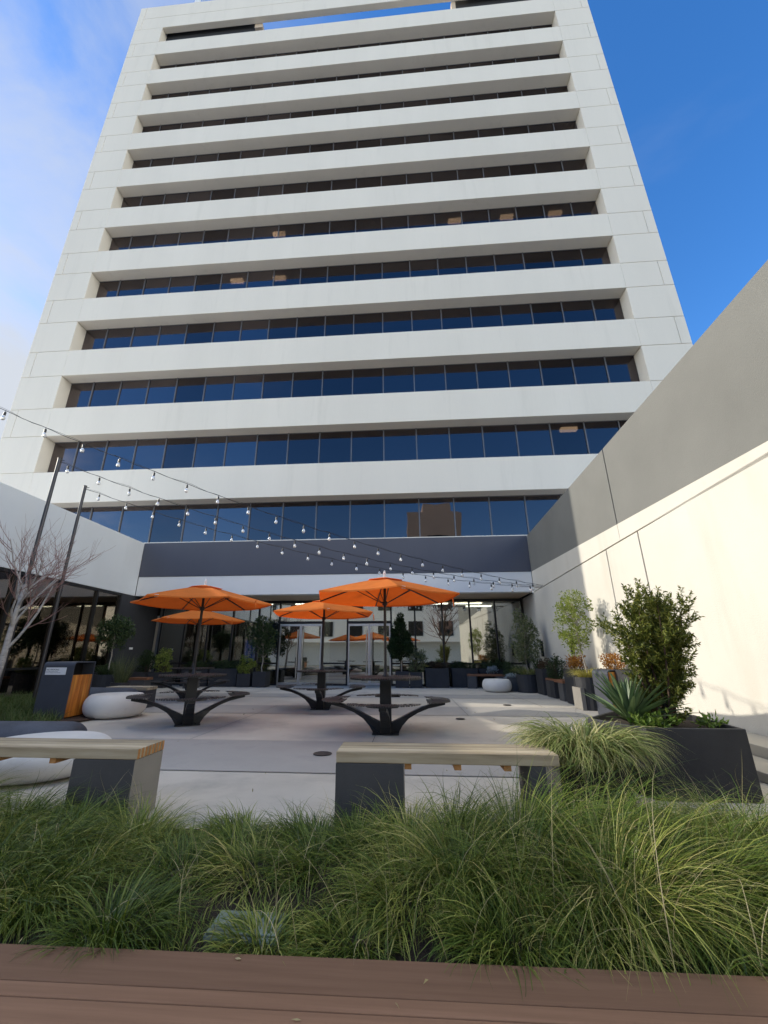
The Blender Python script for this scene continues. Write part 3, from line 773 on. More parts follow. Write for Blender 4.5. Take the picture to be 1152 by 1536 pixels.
make_bench((3.30,14.55,0),.35,.40,'short brown bench in the corner beside the grey pot',[(.0,.33)],wood='red_wood',end=False,dark='planter_grey',light='planter_grey')
make_bench((4.12,11.35,0),1.35,.34,'brown slatted bench along the white wall',[(.0,.34),(1.0,1.32)],rz=R(90),wood='red_wood',end=False,dark='planter_grey',light='planter_grey',H=.47)

# ------------------------------------------------------------------ cast stone seats
def pebble(loc, r, h, label, sx=1.0):
    prof=[(r*.05,0),(r*.52,0.004)]
    for a in np.linspace(-62,62,17):
        aa=R(a); prof.append((r*(.55+.45*abs(math.cos(aa))**.75), h*(.5+.5*math.sin(aa)/math.sin(R(62)))*.94+.012))
    prof+= [(r*.55,h*.985),(r*.25,h*.995),(r*.02,h)]
    prof=[(a,b) for a,b in prof]
    mb=MB(); mb.lathe(prof,56); mb.v=[(x*sx,y,z) for x,y,z in mb.v]
    o=obj('pebble_seat', mb, M['pebble'], smooth=True); o.location=loc
    return tag(o,label,'stone seat','white pebble seats')
pebble((-5.36,8.0,.009),.515,.39,'white pebble seat beside the timber bin and left front table')
pebble((-3.52,4.28,.009),.60,.285,'large white pebble seat right behind the front left bench')
pebble((2.74,14.15,.004),.44,.37,'small white pebble seat near the lobby corner at right')
def bolster(p0,p1,r,label):
    a,b=Vector(p0),Vector(p1); d=(b-a); L=d.length; mb=MB()
    pts=[];rad=[]
    for k in range(7):
        g=PI/2*k/6; pts.append((r*.55*(1-math.sin(g))*1.0-0*r,0,0)); 
    xs=[0,.02,.06,.12,.2]+[.3+i*(L-.6)/6 for i in range(7)]+[L-.2,L-.12,L-.06,L-.02,L]
    for x in xs:
        e=min(x,L-x); q=min(1,e/.14); rad.append(r*(.60+.40*math.sqrt(max(0,1-(1-q)**2))))
    mb.tube([(x,0,0) for x in xs],rad,28)
    mb.v=[(x,y*1.35,max(-r*.86,z*.95)+r*.86) for x,y,z in mb.v]
    o=obj('bolster_seat', mb, M['bolster'], smooth=True); o.location=p0; o.rotation_euler=(0,0,math.atan2(d.y,d.x))
    return tag(o,label,'stone seat','slate bolster seats')
bolster((-6.3,4.86,.022),(-3.72,4.98,.022),.180,'long slate grey bolster seat in front of the timber bin')
bolster((-7.1,9.0,.03),(-5.6,8.85,.03),.22,'slate grey bolster seat behind the pebble seat by the bin')

# ------------------------------------------------------------------ litter bins
def bin_body(t, w, d, h, wood_sign, dh=.76):
    th=.02
    mb=MB()
    # sheet bent over the top: near side, top, far side and back, with rounded shoulders
    pr=[(0,0)]; r=.07
    pr=[(0,0.012),(0,h-r)]+[(r-r*math.cos(R(a)),h-r+r*math.sin(R(a))) for a in (22,45,67)]+[(r,h),(d,h),(d,.012),(d-th,.012),(d-th,h-th),(r,h-th)]+[(r-(r-th)*math.cos(R(a)),h-r+(r-th)*math.sin(R(a))) for a in (67,45,22)]+[(th,h-r),(th,.012)]
    mb.prism(pr,'x',-w,0); obj('body', mb, M['bin'], t, bevel=.003)
    mb=MB(); mb.box(-w+.01,-.22,th+.002,d-th-.002,.02,h-th-.004); obj('inner_box', mb, M['binin'], t)
    mb=MB(); n=6; ww=(d-.035)/n
    for i in range(n): mb.box(-.035,-.006,.018+i*ww,.018+(i+1)*ww-.003,.03,h*dh)
    obj('timber_door', mb, M['orange_wood'], t, bevel=.002)
    mb=MB(); mb.box(-.2,-.036,th+.002,d-th-.002,.03,h*(dh-.02)); obj('inner_panel', mb, M['binin'], t)
b1=thing('litter_bin','slate litter bin with orange timber front and white notice','litter bin',(-5.87,7.42,.021),R(2))
bin_body(b1,.56,.55,.93,True)
mb=MB(); mb.box(-.50,-.13,-.006,-.001,.715,.835); sg=obj('notice', mb, M['paper'], b1)
def text_mesh(body, size, name, mat, parent, loc, rot):
    cu=bpy.data.curves.new(name,'FONT'); cu.body=body; cu.size=size; cu.extrude=.0006
    to=bpy.data.objects.new(name,cu); C.objects.link(to)
    dg=bpy.context.evaluated_depsgraph_get(); me=bpy.data.meshes.new_from_object(to.evaluated_get(dg))
    bpy.data.objects.remove(to); me.materials.append(mat) if not me.materials else None
    me.materials.clear(); me.materials.append(mat)
    o=bpy.data.objects.new(name,me); C.objects.link(o); o.parent=parent; o.location=loc; o.rotation_euler=rot
    return o
text_mesh('NO SMOKING',.036,'lettering',M['ink'],sg,(-.485,-.0075,.787),(PI/2,0,0))
mb=MB()
for z,x1 in ((.764,-.27),(.742,-.24)):
    x=-.485
    while x<x1: w_=random.uniform(.01,.03); mb.box(x,x+w_,-.0085,-.0065,z,z+.010); x+=w_+.008
obj('small_print', mb, M['greyink'], sg)
b2=thing('litter_bin','grey litter bin with orange timber front beside the sunlit wall','litter bin',(3.62,8.42,.009),R(200))
bin_body(b2,.42,.30,.80,False,.95)
b2.rotation_euler=(0,0,R(-75))

# ------------------------------------------------------------------ drain covers and utility lid
def cover(x,y,r,label):
    mb=MB(); mb.lathe([(r*.1,.0),(r,.0),(r,.006),(r*.86,.008),(r*.84,.004),(r*.1,.005)],28); o=obj('drain_cover', mb, M['iron']); o.location=(x,y,.009); tag(o,label,'drain cover')
cover(-.98,5.27,.105,'round drain cover on the grey paving band before the front right bench')
cover(.9,8.15,.08,'small drain cover right of the sunlit front table')
cover(2.2,10.4,.09,'drain cover near the lobby side of the plaza at right')
lid=thing('utility_box','pale green utility lid sunk in the grass by the deck','utility box',(-.66,2.06,.0))
mb=MB(); mb.box(-.15,.15,-.085,.085,.0,.045); obj('box', mb, M['lid'], lid, bevel=.01)
mb=MB(); mb.box(-.14,.14,-.075,.075,.046,.054); obj('cover', mb, M['lid'], lid, bevel=.003)

# ------------------------------------------------------------------ poles and string lights
def pole(x,y,h,label):
    t=thing('light_pole',label,'pole',(x,y,.02),0,'black poles carrying string lights')
    mb=MB(); mb.tube([(0,0,0),(0,0,h-.02)],.038,14); obj('shaft', mb, M['pole'], t, smooth=True)
    mb=MB(); mb.lathe([(.09,0),(.09,.015),(.05,.02),(.05,.05),(.046,.055)],16); obj('base_flange', mb, M['metal_black'], t)
    mb=MB(); mb.tube([(0,0,h-.06),(.10,.03,h-.06)],.008,6); mb.lathe([(.046,h-.02),(.046,h-.012),(.01,h-.008)],14); obj('hook', mb, M['metal_black'], t)
P1=(-8.0,8.23); P2=(-8.62,9.86); P0=(-9.0,5.62)
pole(*P1,5.42,'tall black pole nearer the camera behind the bare tree'); pole(*P2,5.42,'tall black pole behind the timber bin, second from the front')
sock_mb=MB(); sock_mb.tube([(0,0,.0),(0,0,-.03)],.004,6); sock_mb.lathe([(.010,-.028),(.017,-.035),(.017,-.085),(.014,-.088)],10)
bulb_mb=MB(); bulb_mb.lathe([(.010,-.085),(.016,-.095),(.028,-.125),(.029,-.14),(.022,-.158),(.006,-.166)],12)
first=[None]
def strand(a, b, sag, n, label, off):
    a,b=Vector(a),Vector(b); t=thing('string_light',label,'string lights',tuple(a),0,'strings of bulbs over the plaza')
    f=lambda s: (b-a)*s+Vector((0,0,-sag*4*s*(1-s)))
    pts=[]; K=n*4
    for i in range(K+1):
        s=i/K; p=f(s); ph=(s*n-off)%1.0; p.z-=.022*math.sin(PI*ph); pts.append(p)
    mb=MB(); mb.tube(pts,.0065,5); 
    pts2=[p+Vector((0,0,.012+.02*math.sin(i*.9))) for i,p in enumerate(pts)]; mb.tube(pts2,.003,4)
    obj('cable', mb, M['metal_black'], t)
    for i in range(n):
        s=(i+off)/n
        if s<.012 or s>.995: continue
        p=f(s)
        if first[0] is None:
            so_=obj('socket', sock_mb, M['metal_black'], t, smooth=True); bu=obj('bulb', bulb_mb, M['bulb'], so_, smooth=True); first[0]=so_
        else:
            so_=first[0].copy(); C.objects.link(so_); so_.parent=t
            bu=first[0].children[0].copy(); C.objects.link(bu); bu.parent=so_
        so_.scale=(1.3,1.3,1.3); so_.location=p; so_.rotation_euler=(random.uniform(-.08,.08),random.uniform(-.08,.08),random.uniform(0,6))
WE=lambda y,z:(WX(y)-.03,y,z)
strand((P0[0],P0[1],6.05),WE(13.55,3.16),.55,23,'front string of clear bulbs starting off the left edge',.35)
strand((P1[0],P1[1],5.36),WE(13.65,3.14),.50,20,'middle string of clear bulbs from the nearer pole',.3)
strand((P2[0],P2[1],5.36),WE(13.75,3.12),.50,19,'lowest string of clear bulbs from the pole behind the bin',.55)

# ------------------------------------------------------------------ planters and pots
def planter(name, pts, z0, h, mat, label, cat_='planter', group='dark planters around the plaza', lip=.03, soil=True, taper=0.0):
    cx=sum(p[0] for p in pts)/len(pts); cy=sum(p[1] for p in pts)/len(pts)
    t=thing(name,label,cat_,(cx,cy,z0),0,group)
    P=[Vector((p[0]-cx,p[1]-cy)) for p in pts]; n=len(P)
    inn=[p-p.normalized()*lip*1.3 for p in P]
    bot=[p*(1-taper) for p in P]
    vs=[(p.x,p.y,0) for p in bot]+[(p.x,p.y,h) for p in P]+[(p.x,p.y,h) for p in inn]+[(p.x,p.y,h-.09) for p in inn]
    fs=[tuple(range(n))[::-1]]
    for k in range(3):
        for i in range(n): fs.append((k*n+i,k*n+(i+1)%n,(k+1)*n+(i+1)%n,(k+1)*n+i))
    mb=MB(); mb.add(vs,fs); obj('pot', mb, M[mat], t, bevel=.006)
    mb=MB(); mb.add([(p.x*1.01,p.y*1.01,h-.05) for p in inn],[tuple(range(n))]); obj('soil', mb, M['soil'], t)
    return t
rect=lambda x0,x1,y0,y1:[(x0,y0),(x1,y0),(x1,y1),(x0,y1)]
disc=lambda x,y,r,n=20:[(x+r*math.cos(2*PI*k/n),y+r*math.sin(2*PI*k/n)) for k in range(n)]
planter('planter',[(1.905,3.90),(2.665,3.90),(2.80,4.75),(2.25,5.15),(1.66,4.45)],.006,.50,'planter','large faceted charcoal planter holding the yew shrub and sword plant')
planter('planter',[(1.08,3.56),(1.56,3.52),(1.68,3.95),(1.62,4.30),(1.14,4.15)],.006,.29,'planter','low charcoal planter under the trailing sedge')
# right wall row
planter('planter',disc(3.80,9.75,.27),.009,.62,'planter','round dark pot holding the sunlit slender tree')
planter('planter',rect(3.52,3.60,9.55,10.0),.009,.42,'block_lit','pale slab added as the lit left face of the sunlit pot',soil=False)  # slab that paints the lit left side of the round pot
planter('planter',rect(3.72,4.17,10.35,11.0),.009,.74,'planter','tall charcoal planter of orange shrubs at the shadow edge')
planter('planter',rect(3.78,4.15,7.9,9.2),.009,.80,'planter','long charcoal planter of orange shrubs behind the right litter bin')
planter('planter',rect(3.78,4.24,12.9,13.55),.009,.68,'planter','tall charcoal planter of burgundy shrub by the white wall')
planter('planter',disc(3.66,14.0,.33),.009,.50,'planter','round dark pot of the corner tree')
planter('planter',rect(3.13,3.42,14.25,14.6),.009,.40,'planter_grey','small grey pot of blue succulents left of the corner tree')
planter('planter',rect(3.78,4.20,12.0,12.65),.009,.42,'planter','low charcoal planter behind the wall bench')
# lobby row
planter('planter',rect(.62,1.42,15.55,16.2),.009,.62,'planter','wide charcoal planter of low hedge right of the lobby doors')
planter('planter',rect(1.55,2.44,15.75,16.3),.009,.62,'planter','wide charcoal planter of low hedge behind the brown lobby bench')
planter('planter',rect(2.5,3.5,15.95,16.35),.009,.60,'planter','charcoal planter of low hedge behind the small white bowl')
planter('planter',rect(-.42,.05,15.45,15.95),.009,.52,'planter','square charcoal pot of the conical tree')
planter('planter',rect(.08,.50,15.45,15.95),.009,.50,'planter','square charcoal pot of the golden bamboo')
planter('planter',rect(-5.42,-4.95,15.3,15.85),.009,.50,'planter','square charcoal pot of the tree beside the lobby doors')
planter('planter',rect(-6.0,-5.52,15.35,15.85),.009,.44,'planter','charcoal pot of lime shrub left of the lobby tree')
planter('planter',rect(-7.1,-6.08,15.5,16.1),.009,.60,'planter','long charcoal planter of low hedge below the blue screen')
planter('planter',rect(-8.2,-7.2,15.6,16.2),.009,.60,'planter','long charcoal planter at the left end of the lobby glass')
planter('planter',rect(-7.55,-7.15,14.6,15.0),.009,.52,'planter_grey','plain grey block planter before the left lobby glass')
planter('planter',rect(-8.9,-8.3,14.7,15.3),.009,.50,'planter','charcoal pot of the yellow green shrub')
planter('planter',rect(-9.5,-8.98,14.6,15.3),.009,.50,'planter','charcoal pot of the dark bush at the charcoal wall')
planter('planter',rect(-9.9,-9.3,13.3,14.3),.009,.55,'planter','charcoal planter of dark hedge along the charcoal wall')
planter('planter',disc(-8.85,12.55,.38),.009,.52,'planter','round dark pot of the left wing tree')
planter('planter',disc(-7.75,11.6,.24),.009,.36,'planter','small dark pot of feathery grass')

# ------------------------------------------------------------------ plants
def tube_tree(mb, base, top, r0, r1, rng, n=7, wob=.03):
    b,t=Vector(base),Vector(top); pts=[];rad=[]
    for i in range(n+1):
        s=i/n; p=b.lerp(t,s); p.x+=rng.normal(0,wob)*(s>0)*(s<1); p.y+=rng.normal(0,wob)*(s>0)*(s<1); pts.append(p); rad.append(r0+(r1-r0)*s)
    mb.tube(pts,rad,8); return pts
def pot_tree(name,label,base,trunk_h,center,rad,nclump,per,L,W,mat,seed,stem='stem',r=(.07,.15),shape=None,r0=.02,group='potted trees around the plaza',cat_='tree'):
    rng=np.random.default_rng(seed)
    t=thing(name,label,cat_,base,0,group)
    B=np.array(base); c=np.array(center)-B
    mb=MB(); top=(c[0],c[1],c[2]+rad[2]*.65)
    pts=tube_tree(mb,(0,0,-.04),top,r0,r0*.35,rng,8,.012); obj('trunk', mb, M[stem], t, smooth=True)
    cl=crown_clumps(c,rad,nclump,rng,r,shape)
    mb=MB()
    for cc,rr in cl:
        if rng.uniform()<.5:
            h=np.clip((cc[2]-.15-rng.uniform(0,.2))/max(top[2],.1),.3,.95); q=Vector((top[0]*h,top[1]*h,top[2]*h))
            mid=(q+Vector(cc))/2+Vector((0,0,-.03)); mb.tube([q,mid,Vector(cc)],[r0*.3,r0*.22,r0*.1],5,False)
    if mb.v: obj('branches', mb, M[stem], t)
    V,F=leaf_ball(cl,per,L,W,.15,rng); np_obj('crown',V,F,M[mat],t)
    return t
# sunlit slender tree
pot_tree('slender_tree','slender airy tree with pale trunk in full sun against the white wall',(3.78,9.72,.57),.9,(3.64,9.65,1.78),(.40,.42,.72),95,32,.055,.030,'lime',3,r=(.05,.12),shape=lambda p: abs(p[0])<.95-.45*max(p[2],0))
pot_tree('olive_tree','grey green potted tree in the shaded corner by the white wall',(3.66,14.0,.46),.9,(3.72,14.0,1.62),(.50,.45,.82),95,34,.07,.036,'olive',4,r=(.07,.15),shape=lambda p: math.hypot(p[0],p[1])<.85-.5*p[2])
pot_tree('conical_tree','dense conical evergreen in a pot right of the lobby doors',(-.2,15.7,.48),.6,(-.25,15.65,1.72),(.50,.45,.78),150,60,.075,.045,'box',5,r=(.07,.13),shape=lambda p: math.hypot(p[0],p[1])<.62-.5*p[2],r0=.022)
pot_tree('laurel_tree','two stemmed dark potted tree beside the blue banner',(-5.18,15.6,.46),.7,(-5.28,15.6,1.72),(.50,.42,.68),75,40,.085,.045,'laurel',6,r=(.08,.17),r0=.022)
pot_tree('laurel_tree','dark rounded potted tree in front of the left wing glass',(-8.82,12.55,.48),.7,(-8.85,12.55,1.72),(.46,.42,.50),80,42,.08,.042,'laurel',7,r=(.08,.16),r0=.022)
def shrub(name,label,center,rad,n,per,L,W,mat,seed,r=(.05,.11),up=.35,cat_='shrub',group=None):
    rng=np.random.default_rng(seed); t=thing(name,label,cat_,(center[0],center[1],center[2]-rad[2]),0,group)
    cl=crown_clumps((0,0,rad[2]),rad,n,rng,r); V,F=leaf_ball(cl,per,L,W,up,rng); np_obj('foliage',V,F,M[mat],t)
    mb=MB()
    for cc,_ in cl[::4]: mb.tube([(cc[0]*.2,cc[1]*.2,-.02),tuple((cc*np.array([.7,.7,.6])).tolist()),tuple(cc.tolist())],[.008,.006,.003],4,False)
    obj('stems', mb, M['darkstem'], t); return t
shrub('orange_shrub','orange leaved shrub beside the shadow edge on the wall',(3.95,10.65,.88),(.20,.32,.17),30,26,.05,.028,'rust',21)
shrub('orange_shrub','orange leaved shrub behind the right litter bin',(3.95,8.9,.93),(.15,.30,.17),26,26,.05,.028,'rust',22)
shrub('burgundy_shrub','burgundy shrub in the tall planter by the white wall',(4.0,13.2,.80),(.22,.28,.16),26,26,.05,.028,'burg',23)
shrub('conical_shrub','dark conical shrub behind the bench on the white wall',(3.98,12.3,.72),(.22,.26,.34),50,34,.045,.026,'box',24)
shrub('blue_succulent','pale blue succulents in the small grey pot by the corner tree',(3.28,14.42,.42),(.17,.17,.08),14,20,.06,.035,'blueleaf',25)
shrub('blue_succulent','pale blue succulents behind the small white bowl',(2.98,15.75,.55),(.22,.17,.10),18,20,.07,.04,'blueleaf',26)
shrub('low_hedge','low dark hedge in the planter right of the lobby doors',(1.02,15.87,.68),(.40,.28,.12),36,30,.05,.028,'burg',27)
shrub('low_hedge','low dark hedge behind the brown lobby bench',(2.0,16.0,.70),(.45,.25,.11),36,30,.05,.028,'box',28)
shrub('low_hedge','leafy dark bush in the right lobby corner planter',(3.15,16.1,.72),(.55,.22,.20),40,34,.06,.034,'laurel',29)
shrub('corner_grass','spiky green plant between the lobby glass and the corner tree',(3.55,15.3,.55),(.40,.35,.30),40,34,.10,.02,'laurel',30)
shrub('golden_bamboo','golden green bamboo between the conical tree and the wide planter',(.34,15.65,.85),(.34,.28,.46),44,24,.10,.022,'olive',31)
shrub('lime_shrub','yellow green shrub left of the lobby tree pot',(-5.78,15.55,.72),(.30,.26,.36),46,28,.06,.032,'lime',32)
shrub('low_hedge','low green hedge below the blue screen',(-6.6,15.75,.72),(.48,.26,.16),44,30,.055,.03,'laurel',33)
shrub('low_hedge','low green hedge at the left end of the lobby glass',(-7.7,15.85,.70),(.48,.26,.16),40,30,.055,.03,'box',34)
shrub('lime_shrub','upright yellow green shrub before the left lobby glass',(-8.55,15.0,.85),(.30,.26,.44),50,28,.06,.032,'lime',35)
shrub('dark_bush','tall dark bush beside the charcoal wall',(-9.2,15.0,.85),(.30,.30,.44),50,40,.055,.032,'box',36)
shrub('low_hedge','low dark hedge along the charcoal wall',(-9.6,13.85,.66),(.28,.48,.16),34,28,.055,.032,'laurel',37)

def tuft(name,label,base,n,L,th,w,mat,seed,spread=.12,segs=5,cat_='grass plant',group=None,curl=1.2):
    rng=np.random.default_rng(seed); t=thing(name,label,cat_,base,0,group)
    a=rng.uniform(0,2*PI,n); rr=spread*np.sqrt(rng.uniform(0,1,n)); root=np.stack([rr*np.cos(a),rr*np.sin(a),np.full(n,-.02)],-1)
    V,F=blades(root,a+rng.normal(0,.5,n),L*rng.uniform(.6,1.2,n),rng.uniform(.05,.5,n),rng.uniform(th[0],th[1],n),w*rng.uniform(.7,1.2,n),segs,curl,rng)
    np_obj('blades',V,F,M[mat],t); return t
tuft('trailing_sedge','large variegated sedge spilling over the end of the front right bench',(1.30,3.64,.31),1700,.55,(2.2,3.15),.0115,'sedge',41,.20,8)
tuft('yellow_sedge','yellow sedge at the foot of the sunlit slender tree',(3.78,9.74,.60),420,.40,(1.8,2.9),.009,'sedge_y',42,.15,6)
tuft('yellow_sedge','green gold sedge at the foot of the corner tree',(3.66,14.0,.48),420,.46,(1.7,2.8),.010,'sedge',43,.2,6)
tuft('yellow_sedge','green sedge at the foot of the left wing tree',(-8.85,12.55,.50),380,.48,(1.6,2.6),.010,'laurel',44,.22,6)
tuft('feathery_grass','tall feathery grass beside the left back bench',(-7.75,11.6,.33),420,.80,(.2,1.0),.007,'olive',45,.14,5)
tuft('spiky_plant','spiky green plant behind the corner tree pot',(3.95,13.75,.60),160,.55,(.5,1.5),.012,'laurel',46,.1,5)
# sword plant in the big planter
def agave(label,base,seed):
    rng=np.random.default_rng(seed); t=thing('sword_plant',label,'plant',base)
    parts=[]
    for k in range(72):
        az=rng.uniform(0,2*PI); f=(k+.5)/72; th0=.10+1.15*f+rng.normal(0,.06); L=rng.uniform(.46,.63)*(.8+.25*f); w=.046; S=7
        s=np.linspace(0,1,S+1); th=th0+.22*s; ds=L/S
        h=np.concatenate([[0],np.cumsum(np.sin(th[1:])*ds)]); z=np.concatenate([[0],np.cumsum(np.cos(th[1:])*ds)])
        P=np.stack([h*math.cos(az),h*math.sin(az),z],-1); sd=np.array([-math.sin(az),math.cos(az),0])
        wid=w*np.clip(np.sin(PI*(.22+.78*s))**.75,.03,1)*.5
        nrm=np.stack([-np.cos(th)*math.cos(az),-np.cos(th)*math.sin(az),np.sin(th)],-1)
        A=P-sd*wid[:,None]+nrm*wid[:,None]*.55; B=P+sd*wid[:,None]+nrm*wid[:,None]*.55
        V=np.stack([A,P,B],1).reshape(-1,3); b=np.arange(S)*3
        F=np.concatenate([np.stack([b,b+1,b+4,b+3],-1),np.stack([b+1,b+2,b+5,b+4],-1)])
        parts.append((V,F))
    V,F=cat(parts); np_obj('leaves',V,F,M['agave'],t); return t
agave('blue green sword plant at the left corner of the large planter',(2.03,4.40,.47),51)
shrub('leafy_perennial','bright green leafy plant below the sword plant',(2.06,4.10,.50),(.16,.10,.05),20,18,.065,.03,'fresh',52)
shrub('leafy_perennial','small bright green plant at the right rim of the large planter',(2.60,4.22,.50),(.06,.06,.04),7,12,.06,.028,'fresh',53)

# big yew shrub
def yew(base,seed):
    rng=np.random.default_rng(seed)
    t=thing('yew_shrub','tall bushy yew shrub with ragged twigs in the large planter','shrub',base)
    mb=MB(); P=[];D=[]
    def sprig(p,d,L):
        """one leafy twig: needles set all round a short curved shoot"""
        n=int(L/.0040); s=np.linspace(.04,1,n)
        d=d/np.linalg.norm(d); bend=np.array([0,0,.25*L])
        pts=p[None,:]+d[None,:]*(s*L)[:,None]+bend[None,:]*(s**2)[:,None]
        dd=rand_dirs(n,rng)*.85+d[None,:]*.75
        P.append(pts);D.append(dd)
    H=1.13
    for k in range(15):
        az=2*PI*k/15*2.4+rng.uniform(-.4,.4); th=rng.uniform(.05,.40); L=rng.uniform(.75,1.0)*H
        p=Vector((rng.normal(0,.04),rng.normal(0,.04),-.05)); d=Vector((math.cos(az)*math.sin(th),math.sin(az)*math.sin(th),math.cos(th)))
        pts=[p.copy()]; n=9
        for i in range(n):
            d=(d+Vector((rng.normal(0,.06),rng.normal(0,.06),.03))).normalized(); p=p+d*(L/n); pts.append(p.copy())
        mb.tube(pts,[.014*(1-.8*i/n) for i in range(n+1)],5,False)
        for i in range(2,n+1):
            q=pts[i]; s=i/n; 
            for j in range(3 if s>.4 else 2):
                a=rng.uniform(0,2*PI); tt=rng.uniform(.5,1.25); e=np.array([math.cos(a)*math.sin(tt),math.sin(a)*math.sin(tt),math.cos(tt)])
                Ls=rng.uniform(.12,.27)*(.62+.38*min(1,s*1.6)); q2=np.array(q)
                sprig(q2,e,Ls)
                for _ in range(2):
                    e2=e+rng.normal(0,.55,3); sprig(q2+e*Ls*rng.uniform(.3,.7),e2,Ls*.6)
    for k in range(16):   # low side shoots near the soil
        a=rng.uniform(0,2*PI); e=np.array([math.cos(a),math.sin(a),.45]); sprig(np.array([math.cos(a)*.06,math.sin(a)*.06,.02]),e,rng.uniform(.12,.24))
    obj('stems', mb, M['darkstem'], t)
    P=np.concatenate(P);D=np.concatenate(D);n=len(P)
    V,F=leaves(P,D,.036*rng.uniform(.7,1.3,n),.0115*rng.uniform(.8,1.3,n),rng,.1); np_obj('foliage',V,F,M['yew'],t)
    return t
yew((2.37,4.45,.46),61)

# bare birch at the left edge
def birch(base,seed,label,name='bare_birch',trunk='bark',L0=2.35,r0=.066):
    rng=np.random.default_rng(seed); t=thing(name,label,'tree',base)
    tr=MB(); br=MB(); tw=MB()
    def grow(p,d,L,r,lev):
        n=5; pts=[p.copy()]; q=p.copy()
        for i in range(n):
            d=(d+Vector((rng.normal(0,.10),rng.normal(0,.10),.05+.05*lev*.5))).normalized(); q=q+d*(L/n); pts.append(q.copy())
        rad=[r*(1-.55*i/n) for i in range(n+1)]
        (tr if lev==0 else br if lev==1 else tw).tube(pts,rad,8 if lev==0 else 6 if lev==1 else 4,False)
        if lev>=3: return
        k={0:11,1:6,2:5,3:3}[lev]
        for j in range(k):
            s=rng.uniform(.42 if lev==0 else .15,1.0); i=min(n-1,int(s*n)); pp=pts[i].lerp(pts[i+1],s*n-i)
            a=rng.uniform(0,2*PI); dd=(pts[i+1]-pts[i]).normalized(); o=dd.orthogonal().normalized(); o=Matrix.Rotation(a,3,dd)@o
            ang=rng.uniform(.45,.85); e=(dd*math.cos(ang)+o*math.sin(ang)).normalized()
            grow(pp,e,L*rng.uniform(.45,.72)*(1.0-.2*s if lev==0 else 1),max(.0028,rad[i]*.5),lev+1)
    grow(Vector((0,0,-.05)),Vector((.02,.02,1)).normalized(),L0,r0,0)
    obj('trunk', tr, M[trunk], t, smooth=True); obj('limbs', br, M[trunk], t, smooth=True); obj('twigs', tw, M['twig'], t)
birch((-7.2,7.25,.02),74,'leafless pale barked tree at the left edge of the plaza')
birch((3.1,-2.6,.0),75,'leafless dark tree mirrored in the right lobby glass','bare_tree','darkstem',4.2,.13)

